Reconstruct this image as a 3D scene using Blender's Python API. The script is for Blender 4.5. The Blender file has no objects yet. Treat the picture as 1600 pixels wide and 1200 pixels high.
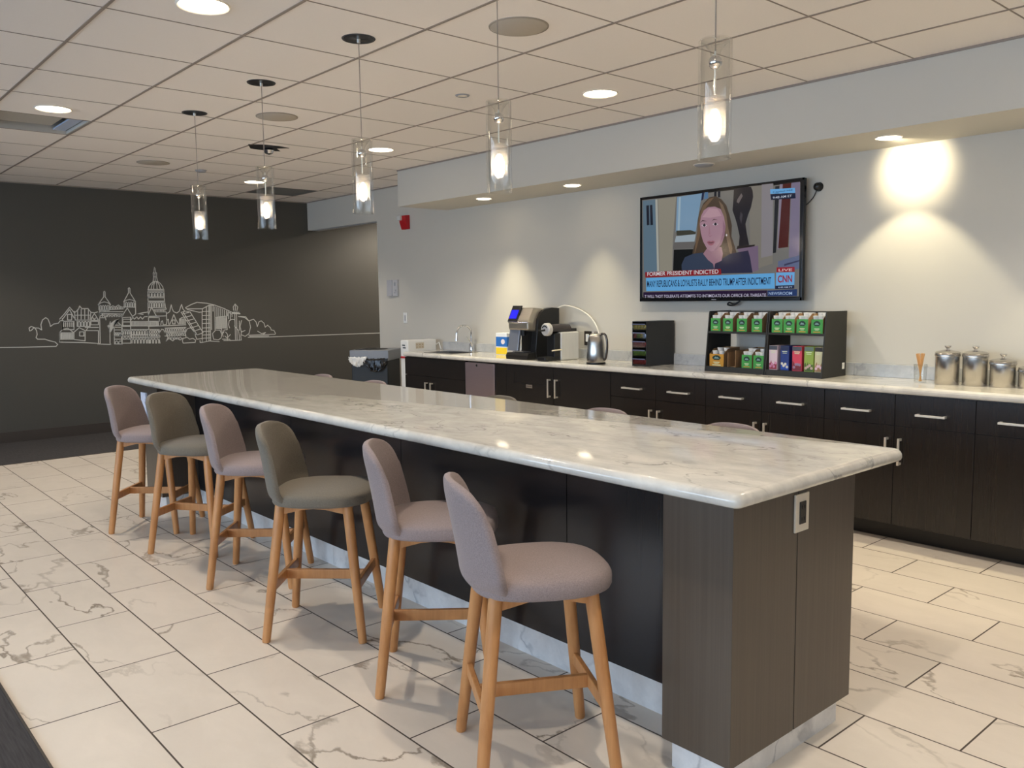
import bpy, bmesh, math, random
from mathutils import Vector, Matrix
random.seed(7)
S = bpy.context.scene
C = S.collection

# ------------------------------------------------------------------ camera
cd = bpy.data.cameras.new('camera'); cam = bpy.data.objects.new('camera', cd); C.objects.link(cam)
cd.sensor_fit = 'HORIZONTAL'; cd.sensor_width = 36.0; cd.lens = 1322.8 / 1600 * 36.0
cd.clip_start = 0.05; cd.clip_end = 100
cam.matrix_world = Matrix(((0.75158, 0.07589, -0.65526, 0), (-0.65953, 0.06824, -0.74857, 0),
                           (-0.01209, 0.99478, 0.10134, 1.425), (0, 0, 0, 1)))
S.camera = cam
S.view_settings.view_transform = 'Standard'; S.view_settings.look = 'None'
S.view_settings.gamma = 1; S.view_settings.use_curve_mapping = False
S.view_settings.exposure = 0.08

# ------------------------------------------------------------------ daylight
ZC = 2.657; XW = 5.25; YF = 9.9; XL = -4.4; YB = -4.0
w = bpy.data.worlds.new('daylight'); S.world = w; w.use_nodes = True
bg = w.node_tree.nodes['Background']; bg.inputs[0].default_value = (0.58, 0.76, 1.0, 1); bg.inputs[1].default_value = 9.5
WINS = [(-2.6, -0.4), (0.2, 2.4), (3.0, 5.2), (5.8, 8.0)]
for y0, y1 in WINS:                                   # portals only guide sampling of the sky through the windows
    l = bpy.data.lights.new('window_portal', 'AREA'); l.shape = 'RECTANGLE'; l.size = 1.6; l.size_y = y1 - y0
    l.cycles.is_portal = True
    o = bpy.data.objects.new('window_portal', l); C.objects.link(o)
    o.matrix_world = Matrix.Translation((XL - 0.16, (y0 + y1) / 2, 1.6)) @ Matrix.Rotation(-math.pi / 2, 4, 'Y')

def lamp(name, kind, loc, power, color, **k):
    l = bpy.data.lights.new(name, kind); l.energy = power; l.color = color
    for a, b in k.items(): setattr(l, a, b)
    o = bpy.data.objects.new(name, l); C.objects.link(o); o.location = loc
    return o
def aim(o, target):
    o.rotation_euler = (Vector(target) - Vector(o.location)).to_track_quat('-Z', 'Y').to_euler()
WARM = (1.0, 0.89, 0.76)
DOWN = [(1.47, 1.17), (1.47, 3.61), (1.47, 6.08), (1.47, 8.55), (3.92, 1.17), (3.92, 3.63), (3.92, 6.09), (3.92, 8.51),
        (-1.0, 1.17), (-1.0, 3.61), (-1.0, 6.08), (-1.0, 8.55), (1.47, -1.3), (3.92, -1.3)]
SOFF = [(4.90, 2.30), (4.90, 4.84), (4.90, 5.95), (4.90, 1.05)]

# ------------------------------------------------------------------ helpers
def lin(c):
    return tuple(((v / 255 + 0.055) / 1.055) ** 2.4 if v > 10.31 else v / 255 / 12.92 for v in c)
MAT = {}
def mat(name, rgb=(200, 200, 200), rough=0.5, metal=0.0, emit=None, power=0.0, spec=0.5, noise=None, coat=0.0):
    if name in MAT: return MAT[name]
    m = bpy.data.materials.new(name); m.use_nodes = True; nt = m.node_tree
    b = nt.nodes['Principled BSDF']; c = lin(rgb)
    b.inputs['Base Color'].default_value = (*c, 1); b.inputs['Roughness'].default_value = rough
    b.inputs['Metallic'].default_value = metal; b.inputs['Specular IOR Level'].default_value = spec
    b.inputs['Coat Weight'].default_value = coat
    if emit: b.inputs['Emission Color'].default_value = (*lin(emit), 1); b.inputs['Emission Strength'].default_value = power
    if noise:
        sc, amt, stretch = noise
        tc = nt.nodes.new('ShaderNodeTexCoord'); mp = nt.nodes.new('ShaderNodeMapping'); mp.inputs['Scale'].default_value = stretch
        nz = nt.nodes.new('ShaderNodeTexNoise'); nz.inputs['Scale'].default_value = sc; nz.inputs['Detail'].default_value = 4
        mx = nt.nodes.new('ShaderNodeMix'); mx.data_type = 'RGBA'
        mx.inputs['A'].default_value = (*[v * (1 - amt) for v in c], 1); mx.inputs['B'].default_value = (*[min(1, v * (1 + amt)) for v in c], 1)
        L = nt.links.new; L(tc.outputs['Object'], mp.inputs[0]); L(mp.outputs[0], nz.inputs['Vector']); L(nz.outputs['Fac'], mx.inputs['Factor'])
        L(mx.outputs['Result'], b.inputs['Base Color'])
    MAT[name] = m
    return m

class MB:
    def __init__(s): s.bm = bmesh.new(); s.mi = 0
    def _tag(s, n0):
        s.bm.faces.ensure_lookup_table()
        for f in s.bm.faces[n0:]: f.material_index = s.mi
    def box(s, x0, x1, y0, y1, z0, z1, bevel=0.0, seg=2):
        n0 = len(s.bm.faces)
        r = bmesh.ops.create_cube(s.bm, size=1.0); vs = r['verts']
        for v in vs: v.co = Vector(((x0 + x1) / 2 + v.co.x * (x1 - x0), (y0 + y1) / 2 + v.co.y * (y1 - y0), (z0 + z1) / 2 + v.co.z * (z1 - z0)))
        if bevel:
            es = list({e for v in vs for e in v.link_edges})
            bmesh.ops.bevel(s.bm, geom=es, offset=bevel, segments=seg, affect='EDGES', profile=0.5, clamp_overlap=True)
        s._tag(n0); return s
    def tube(s, pts, rad, seg=12, cap=True, closed=False):
        n0 = len(s.bm.faces); pts = [Vector(p) for p in pts]; n = len(pts)
        if not isinstance(rad, (list, tuple)): rad = [rad] * n
        rings = []; up = None
        for i, q in enumerate(pts):
            if closed: t = (pts[(i + 1) % n] - pts[i - 1]).normalized()
            else: t = (pts[min(i + 1, n - 1)] - pts[max(i - 1, 0)]).normalized()
            if up is None: up = Vector((0, 0, 1)) if abs(t.z) < 0.9 else Vector((1, 0, 0))
            a = (up - t * up.dot(t)).normalized(); b = t.cross(a); up = a
            rings.append([s.bm.verts.new(q + (a * math.cos(2 * math.pi * k / seg) + b * math.sin(2 * math.pi * k / seg)) * rad[i]) for k in range(seg)])
        m = n if closed else n - 1
        for i in range(m):
            A, B = rings[i], rings[(i + 1) % n]
            for k in range(seg): s.bm.faces.new((A[k], A[(k + 1) % seg], B[(k + 1) % seg], B[k]))
        if cap and not closed: s.bm.faces.new(rings[0][::-1]); s.bm.faces.new(rings[-1])
        s._tag(n0); return s
    def lathe(s, prof, c=(0, 0, 0), seg=32, axis='Z'):
        """prof: (radius, height) points"""
        n0 = len(s.bm.faces); rings = []
        for r, h in prof:
            if r < 1e-5: rings.append([s.bm.verts.new(s._ax(0, 0, h, c, axis))])
            else: rings.append([s.bm.verts.new(s._ax(r * math.cos(2 * math.pi * k / seg), r * math.sin(2 * math.pi * k / seg), h, c, axis)) for k in range(seg)])
        for A, B in zip(rings, rings[1:]):
            for k in range(seg):
                k2 = (k + 1) % seg
                if len(A) == 1 and len(B) == 1: continue
                if len(A) == 1: s.bm.faces.new((A[0], B[k2], B[k]))
                elif len(B) == 1: s.bm.faces.new((A[k], A[k2], B[0]))
                else: s.bm.faces.new((A[k], A[k2], B[k2], B[k]))
        s._tag(n0); return s
    def _ax(s, a, b, h, c, axis):
        c = Vector(c)
        if axis == 'Z': return c + Vector((a, b, h))
        if axis == 'X': return c + Vector((h, a, b))
        return c + Vector((b, h, a))
    def prism(s, poly, plane, t0, t1, bevel=0.0):
        """poly of 2D points in plane 'XZ','YZ','XY', extruded along the remaining axis t0..t1"""
        n0 = len(s.bm.faces)
        def P(a, b, t): return {'XZ': (a, t, b), 'YZ': (t, a, b), 'XY': (a, b, t)}[plane]
        A = [s.bm.verts.new(P(a, b, t0)) for a, b in poly]; B = [s.bm.verts.new(P(a, b, t1)) for a, b in poly]
        n = len(poly); fs = [s.bm.faces.new(A), s.bm.faces.new(B[::-1])]
        for i in range(n): fs.append(s.bm.faces.new((A[i], B[i], B[(i + 1) % n], A[(i + 1) % n])))
        bmesh.ops.recalc_face_normals(s.bm, faces=fs)
        if bevel:
            es = list({e for v in A + B for e in v.link_edges})
            bmesh.ops.bevel(s.bm, geom=es, offset=bevel, segments=2, affect='EDGES', profile=0.5, clamp_overlap=True)
        s._tag(n0); return s
    def quad(s, *pts):
        n0 = len(s.bm.faces); s.bm.faces.new([s.bm.verts.new(p) for p in pts]); s._tag(n0); return s
    def rot(s, ang, axis='Z', c=(0, 0, 0)):
        bmesh.ops.rotate(s.bm, verts=s.bm.verts, cent=c, matrix=Matrix.Rotation(ang, 3, axis)); return s
    def mv(s, d):
        bmesh.ops.translate(s.bm, verts=s.bm.verts, vec=d); return s
    def build(s, name, mats, parent=None, smooth=None, recalc=True):
        me = bpy.data.meshes.new(name)
        if recalc: bmesh.ops.recalc_face_normals(s.bm, faces=s.bm.faces)
        s.bm.to_mesh(me); s.bm.free()
        for m in (mats if isinstance(mats, (list, tuple)) else [mats]): me.materials.append(m)
        if smooth:
            for f in me.polygons: f.use_smooth = True
            try: me.set_sharp_from_angle(angle=math.radians(smooth))
            except Exception: pass
        o = bpy.data.objects.new(name, me); C.objects.link(o)
        if parent: o.parent = parent
        return o
def tag(o, label, cat, group=None):
    o['label'] = label; o['category'] = cat
    if group: o['group'] = group
    return o
def thing(name, label, cat, loc=(0, 0, 0), rz=0.0, group=None):
    o = bpy.data.objects.new(name, None); C.objects.link(o); o.location = loc; o.rotation_euler = (0, 0, rz)
    o.empty_display_size = 0.05
    return tag(o, label, cat, group)
def struct(o): o['kind'] = 'structure'; return o
def dup(root, loc, rz, label, group=None):
    def cp(o, par):
        c = o.copy(); C.objects.link(c)
        if par: c.parent = par
        for ch in list(o.children): cp(ch, c)
        return c
    r = cp(root, None); r.location = loc; r.rotation_euler = (0, 0, rz); r['label'] = label
    if group: r['group'] = group
    return r

# ------------------------------------------------------------------ materials
def nodes(m): return m.node_tree.nodes, m.node_tree.links.new
def marble(name, base, vein, scale, veinw, cloud, rough, tiles=None, grout=(120, 108, 92), bump=0.0, stretch=(1, 1, 1), vein_amt=0.8, wd=5, wa=0.55):
    m = bpy.data.materials.new(name); m.use_nodes = True; N, L = nodes(m); b = N['Principled BSDF']
    b.inputs['Roughness'].default_value = rough
    geo = N.new('ShaderNodeNewGeometry'); vec = geo.outputs['Position']
    def math_(op, a, bb=None, cc=None):
        n = N.new('ShaderNodeMath'); n.operation = op
        for i, v in enumerate((a, bb, cc)):
            if v is None: continue
            if isinstance(v, (int, float)): n.inputs[i].default_value = v
            else: L(v, n.inputs[i])
        return n.outputs[0]
    brick = None
    if tiles:
        mp = N.new('ShaderNodeMapping'); mp.inputs['Rotation'].default_value = tiles['rot']; mp.inputs['Location'].default_value = tiles['loc']
        L(vec, mp.inputs[0])
        brick = N.new('ShaderNodeTexBrick'); brick.offset = tiles.get('off', 0.5); brick.offset_frequency = 2
        brick.inputs['Scale'].default_value = 1; brick.inputs['Brick Width'].default_value = tiles['w']; brick.inputs['Row Height'].default_value = tiles['h']
        brick.inputs['Mortar Size'].default_value = tiles['m']; brick.inputs['Mortar Smooth'].default_value = 0.1; brick.inputs['Bias'].default_value = 0
        brick.inputs['Color1'].default_value = (0, 0, 0, 1); brick.inputs['Color2'].default_value = (1, 1, 1, 1); brick.inputs['Mortar'].default_value = (0, 0, 0, 1)
        L(mp.outputs[0], brick.inputs['Vector'])
        sc = N.new('ShaderNodeVectorMath'); sc.operation = 'SCALE'; L(brick.outputs['Color'], sc.inputs[0]); sc.inputs['Scale'].default_value = 37.0
        ad = N.new('ShaderNodeVectorMath'); ad.operation = 'ADD'; L(vec, ad.inputs[0]); L(sc.outputs[0], ad.inputs[1]); vec = ad.outputs[0]
    st = N.new('ShaderNodeMapping'); st.inputs['Scale'].default_value = stretch; st.inputs['Rotation'].default_value = (0.3, 0.2, 0.6); L(vec, st.inputs[0]); vec = st.outputs[0]
    # warp
    nz = N.new('ShaderNodeTexNoise'); nz.inputs['Scale'].default_value = scale * 1.3; nz.inputs['Detail'].default_value = wd; nz.inputs['Roughness'].default_value = 0.55; L(vec, nz.inputs['Vector'])
    sc2 = N.new('ShaderNodeVectorMath'); sc2.operation = 'SCALE'; L(nz.outputs['Color'], sc2.inputs[0]); sc2.inputs['Scale'].default_value = wa / scale
    ad2 = N.new('ShaderNodeVectorMath'); ad2.operation = 'ADD'; L(vec, ad2.inputs[0]); L(sc2.outputs[0], ad2.inputs[1])
    v1 = N.new('ShaderNodeTexNoise'); v1.inputs['Scale'].default_value = scale; v1.inputs['Detail'].default_value = 3; v1.inputs['Roughness'].default_value = 0.5; L(ad2.outputs[0], v1.inputs['Vector'])
    d = math_('ABSOLUTE', math_('SUBTRACT', v1.outputs['Fac'], 0.5))
    vf = N.new('ShaderNodeMapRange'); vf.interpolation_type = 'SMOOTHSTEP'; L(d, vf.inputs[0]); vf.inputs[1].default_value = 0; vf.inputs[2].default_value = veinw; vf.inputs[3].default_value = 1; vf.inputs[4].default_value = 0
    msk = N.new('ShaderNodeTexNoise'); msk.inputs['Scale'].default_value = scale * 0.8; msk.inputs['Detail'].default_value = 2; L(vec, msk.inputs['Vector'])
    mr = N.new('ShaderNodeMapRange'); L(msk.outputs['Fac'], mr.inputs[0]); mr.inputs[1].default_value = 0.42; mr.inputs[2].default_value = 0.66
    vm = math_('MULTIPLY', math_('MULTIPLY', vf.outputs[0], mr.outputs[0]), vein_amt)
    cl = N.new('ShaderNodeTexNoise'); cl.inputs['Scale'].default_value = scale * 2.2; cl.inputs['Detail'].default_value = 6; cl.inputs['Roughness'].default_value = 0.65; L(ad2.outputs[0], cl.inputs['Vector'])
    cr = N.new('ShaderNodeMapRange'); L(cl.outputs['Fac'], cr.inputs[0]); cr.inputs[1].default_value = 0.35; cr.inputs[2].default_value = 0.75
    cm = math_('MULTIPLY', cr.outputs[0], cloud)
    tot = math_('MINIMUM', math_('ADD', vm, cm), 1.0)
    mx = N.new('ShaderNodeMix'); mx.data_type = 'RGBA'; L(tot, mx.inputs['Factor']); mx.inputs['A'].default_value = (*lin(base), 1); mx.inputs['B'].default_value = (*lin(vein), 1)
    out = mx.outputs['Result']
    if brick:
        mg = N.new('ShaderNodeMix'); mg.data_type = 'RGBA'; L(brick.outputs['Fac'], mg.inputs['Factor']); L(out, mg.inputs['A']); mg.inputs['B'].default_value = (*lin(grout), 1); out = mg.outputs['Result']
        bp = N.new('ShaderNodeBump'); bp.inputs['Strength'].default_value = 0.4; bp.inputs['Distance'].default_value = 0.002; bp.invert = True
        L(brick.outputs['Fac'], bp.inputs['Height']); L(bp.outputs[0], b.inputs['Normal'])
        rr = math_('ADD', math_('MULTIPLY', brick.outputs['Fac'], 0.5), rough); L(rr, b.inputs['Roughness'])
    L(out, b.inputs['Base Color'])
    return m
HP = math.pi / 2
TR = 0.307
# rows run along Y; X edges of rows at 0.855 + k*TR
M_floor = marble('floor_marble_tile', (228, 217, 202), (128, 114, 98), 1.25, 0.011, 0.12, 0.26,
                 tiles=dict(rot=(0, 0, -HP), loc=(TR * 2 * 20 - 0.978, 0.548 + TR * 41 - 0.0, 0), w=TR * 2, h=TR, m=0.0032), grout=(74, 63, 53), stretch=(1.5, .8, 1), vein_amt=0.8, wd=9, wa=0.9)
M_carrara = marble('carrara_marble', (216, 212, 202), (134, 132, 128), 3.6, 0.014, 0.44, 0.09, stretch=(1.5, .8, 1), vein_amt=0.68, wd=8, wa=0.7)
M_splash = marble('marble_upstand', (184, 185, 184), (132, 134, 138), 5, 0.02, 0.5, 0.25, vein_amt=0.4, wd=7)
M_basetile = marble('marble_base_tile', (225, 224, 222), (150, 152, 156), 4.0, 0.03, 0.4, 0.3, vein_amt=0.5)

def wood(name, a, b_, rough, scale=(60, 60, 1.2), spec=0.5, bump=0.0):
    m = bpy.data.materials.new(name); m.use_nodes = True; N, L = nodes(m); b = N['Principled BSDF']
    tc = N.new('ShaderNodeTexCoord'); mp = N.new('ShaderNodeMapping'); mp.inputs['Scale'].default_value = scale
    nz = N.new('ShaderNodeTexNoise'); nz.inputs['Scale'].default_value = 1.0; nz.inputs['Detail'].default_value = 5; nz.inputs['Roughness'].default_value = 0.65
    cr = N.new('ShaderNodeMapRange'); cr.inputs[1].default_value = 0.3; cr.inputs[2].default_value = 0.7
    mx = N.new('ShaderNodeMix'); mx.data_type = 'RGBA'; mx.inputs['A'].default_value = (*lin(a), 1); mx.inputs['B'].default_value = (*lin(b_), 1)
    L(tc.outputs['Object'], mp.inputs[0]); L(mp.outputs[0], nz.inputs['Vector']); L(nz.outputs['Fac'], cr.inputs[0]); L(cr.outputs[0], mx.inputs['Factor'])
    L(mx.outputs['Result'], b.inputs['Base Color']); b.inputs['Roughness'].default_value = rough; b.inputs['Specular IOR Level'].default_value = spec
    return m
M_dark = wood('espresso_laminate', (29, 26, 25), (37, 33, 31), 0.27, scale=(90, 90, 1.2))
M_isl_lit = wood('island_laminate_lit', (74, 64, 54), (84, 74, 63), 0.34, scale=(110, 110, 1.2))  # lighter copy of the dark laminate, the gloss of light painted in
M_panel = wood('island_side_laminate', (33, 30, 31), (38, 35, 35), 0.2, scale=(110, 110, 1.2))
M_oak = wood('oak_wood', (176, 118, 68), (202, 146, 92), 0.38, scale=(30, 30, 3))
def fabric(name, rgb):
    m = mat(name, rgb, 0.95, spec=0.2); N, L = nodes(m); b = N['Principled BSDF']
    tc = N.new('ShaderNodeTexCoord'); nz = N.new('ShaderNodeTexNoise'); nz.inputs['Scale'].default_value = 260; nz.inputs['Detail'].default_value = 2
    mx = N.new('ShaderNodeMix'); mx.data_type = 'RGBA'; c = lin(rgb)
    mx.inputs['A'].default_value = (*[v * .68 for v in c], 1); mx.inputs['B'].default_value = (*[v * 1.32 for v in c], 1)
    L(tc.outputs['Object'], nz.inputs['Vector']); L(nz.outputs['Fac'], mx.inputs['Factor']); L(mx.outputs['Result'], b.inputs['Base Color'])
    bp = N.new('ShaderNodeBump'); bp.inputs['Strength'].default_value = 0.35; bp.inputs['Distance'].default_value = 0.0015; L(nz.outputs['Fac'], bp.inputs['Height']); L(bp.outputs[0], b.inputs['Normal'])
    b.inputs['Sheen Weight'].default_value = 0.15
    return m
F_mauve = fabric('mauve_fabric', (146, 131, 128)); F_olive = fabric('olive_grey_fabric', (116, 108, 95))
M_white = mat('white_wall_paint', (194, 190, 180), 0.7, noise=(3, 0.015, (1, 1, 1)))
M_ceil = mat('ceiling_tile', (238, 231, 224), 0.9, noise=(220, 0.03, (1, 1, 1)))
M_tee = mat('ceiling_tee', (142, 130, 120), 0.6)
M_grey = mat('dark_grey_wall_paint', (72, 70, 64), 0.62, noise=(90, 0.05, (1, 1, 1)))
M_base = mat('vinyl_baseboard', (62, 55, 50), 0.5)
M_carpet = mat('charcoal_carpet', (70, 68, 68), 0.95, noise=(12, 0.45, (14, 0.7, 1)), spec=0.1)
M_steel = mat('brushed_steel', (190, 186, 180), 0.27, 1.0, noise=(20, 0.06, (1, 1, 40)))
M_nickel = mat('satin_nickel', (226, 221, 210), 0.42, 0.65)
def radial(m, a):
    N, L = m.node_tree.nodes, m.node_tree.links.new; t = N.new('ShaderNodeTangent'); t.direction_type = 'RADIAL'; t.axis = 'Z'
    b = N['Principled BSDF']; b.inputs['Anisotropic'].default_value = a; L(t.outputs[0], b.inputs['Tangent'])
radial(M_steel, 0.75)
M_chrome = mat('chrome', (225, 225, 228), 0.08, 1.0)
M_black = mat('black_plastic', (18, 18, 19), 0.35)
M_rack = mat('black_rack_board', (34, 33, 30), 0.6, noise=(8, 0.15, (1, 1, 14)))
M_plast = mat('white_plastic', (226, 226, 222), 0.4)
M_gplast = mat('grey_plastic', (150, 152, 156), 0.45)
M_speaker = mat('speaker_grille', (176, 168, 156), 0.8, noise=(400, 0.1, (1, 1, 1)))
M_line = mat('mural_white_vinyl', (196, 196, 190), 0.6)

def glassmat(name, tint=(1, 1, 1)):
    m = bpy.data.materials.new(name); m.use_nodes = True; N, L = nodes(m); N.remove(N['Principled BSDF'])
    out = [n for n in N if n.type == 'OUTPUT_MATERIAL'][0]
    t = N.new('ShaderNodeBsdfTransparent'); t.inputs[0].default_value = (*tint, 1)
    g = N.new('ShaderNodeBsdfGlossy'); g.inputs['Roughness'].default_value = 0.03
    lw = N.new('ShaderNodeLayerWeight'); lw.inputs['Blend'].default_value = 0.28
    mx = N.new('ShaderNodeMixShader'); L(lw.outputs['Facing'], mx.inputs[0])
    mr = N.new('ShaderNodeMapRange'); L(lw.outputs['Facing'], mr.inputs[0]); mr.inputs[1].default_value = 0.0; mr.inputs[2].default_value = 1.0; mr.inputs[3].default_value = 0.015; mr.inputs[4].default_value = 0.45
    L(mr.outputs[0], mx.inputs[0]); L(t.outputs[0], mx.inputs[1]); L(g.outputs[0], mx.inputs[2]); L(mx.outputs[0], out.inputs[0])
    return m
M_glass = glassmat('clear_glass', (0.97, 0.97, 0.96))

# ------------------------------------------------------------------ floor, walls, ceiling
XE = 8.0
struct(MB().quad((0.552, YB, 0), (XE, YB, 0), (XE, 8.555, 0), (0.552, 8.555, 0)).build('floor', M_floor, recalc=False))
m = MB(); m.box(XL, 0.552, YB, YF, -0.05, 0.004); m.box(0.552, XE, 8.555, YF, -0.05, 0.004)
struct(m.build('floor_carpet', M_carpet))
m = MB(); m.box(0.548, 0.556, YB, 8.555, -0.02, 0.006); m.box(0.552, XE, 8.551, 8.559, -0.02, 0.006)
struct(m.build('trim_1', M_base))
# right wall (behind the counter) with the opening at its far end
m = MB(); m.box(XW, XW + 0.14, YB, 8.28, 0, 3.0); m.box(XW, XW + 0.14, 8.28, YF, 2.305, 3.0)
struct(m.build('wall_right', M_white))
struct(MB().box(XL - 0.15, XE + .1, YF, YF + 0.12, -0.05, 3.0).build('wall_far', M_grey))
struct(MB().box(XL - 0.15, XE + .1, YB - 0.12, YB, -0.05, 3.0).build('wall_back', M_white))
m = MB(); m.box(XE, XE + 0.1, YB, YF, -0.05, 3.0)
struct(m.build('wall_passage', M_white))
struct(MB().box(XW + 0.14, XE, 6.6, 6.72, 0, 3.0).build('wall_passage_side', M_white))
m = MB(); ys = [YB] + [v for a in WINS for v in a] + [YF]
for i in range(0, len(ys), 2): m.box(XL - 0.15, XL, ys[i], ys[i + 1], 0, 3.0)
for a, b in WINS: m.box(XL - 0.15, XL, a, b, 0, 0.8); m.box(XL - 0.15, XL, a, b, 2.4, 3.0)
struct(m.build('wall_left', M_white))
for i, (a, b) in enumerate(WINS):
    m = MB(); m.box(XL - .1, XL - .05, a, a + .05, .8, 2.4); m.box(XL - .1, XL - .05, b - .05, b, .8, 2.4); m.box(XL - .1, XL - .05, a, b, .8, .85); m.box(XL - .1, XL - .05, a, b, 2.35, 2.4); m.box(XL - .1, XL - .05, (a + b) / 2 - .025, (a + b) / 2 + .025, .8, 2.4)
    struct(m.build('window_%d' % (i + 1), M_nickel))
struct(MB().box(XL, XE, YF - 0.012, YF, 0, 0.115, 0.002).build('baseboard_far', M_base))
m = MB(); m.box(XW - 0.01, XW, 7.3, 8.28, 0, 0.1); struct(m.build('baseboard_right', M_base))
# soffit over the counter
struct(MB().box(4.66, XW, YB, 6.96, 2.313, 2.99).build('ceiling_soffit', M_white))
# ceiling tiles in a tee grid: A lines at constant X, B lines at constant Y
AX = [0.5524 + 0.6074 * k for k in range(-8, 13)]; BY = [3.2834 + 0.6096 * k for k in range(-12, 12)]
holes = {(1, 5), (6, 9)}; hole_cells = []
m = MB()
for i in range(len(AX) - 1):
    for j in range(len(BY) - 1):
        a, b = i - 8, j - 12
        x0, x1, y0, y1 = AX[i], AX[i + 1], BY[j], BY[j + 1]
        y1 = min(y1, YF)
        if y0 > YF: continue
        if (a, b) in holes: hole_cells.append((x0, x1, y0, y1)); continue
        m.quad((x0, y0, ZC), (x0, y1, ZC), (x1, y1, ZC), (x1, y0, ZC))
m.quad((XL - .2, YB - .2, 2.99), (XE + .2, YB - .2, 2.99), (XE + .2, YF + .2, 2.99), (XL - .2, YF + .2, 2.99))  # unseen roof sheet above the tiles, added to stop sky light leaking in
struct(m.build('ceiling', M_ceil, recalc=False))
m = MB()
for x in AX[:]:
    m.box(x - 0.0072, x + 0.0072, YB, YF, ZC - 0.003, ZC + 0.02)
for y in BY:
    if y < YF: m.box(XL, XE, y - 0.0034, y + 0.0034, ZC - 0.002, ZC + 0.02)
struct(m.build('ceiling_grid', M_tee))
m = MB(); m.box(4.652, 4.66, YB, 6.96, ZC - .012, ZC); m.box(XW - .008, XW, 6.96, YF, ZC - .012, ZC); m.box(XL, XW, YF - .008, YF, ZC - .012, ZC)
struct(m.build('trim_2', M_tee))
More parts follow.
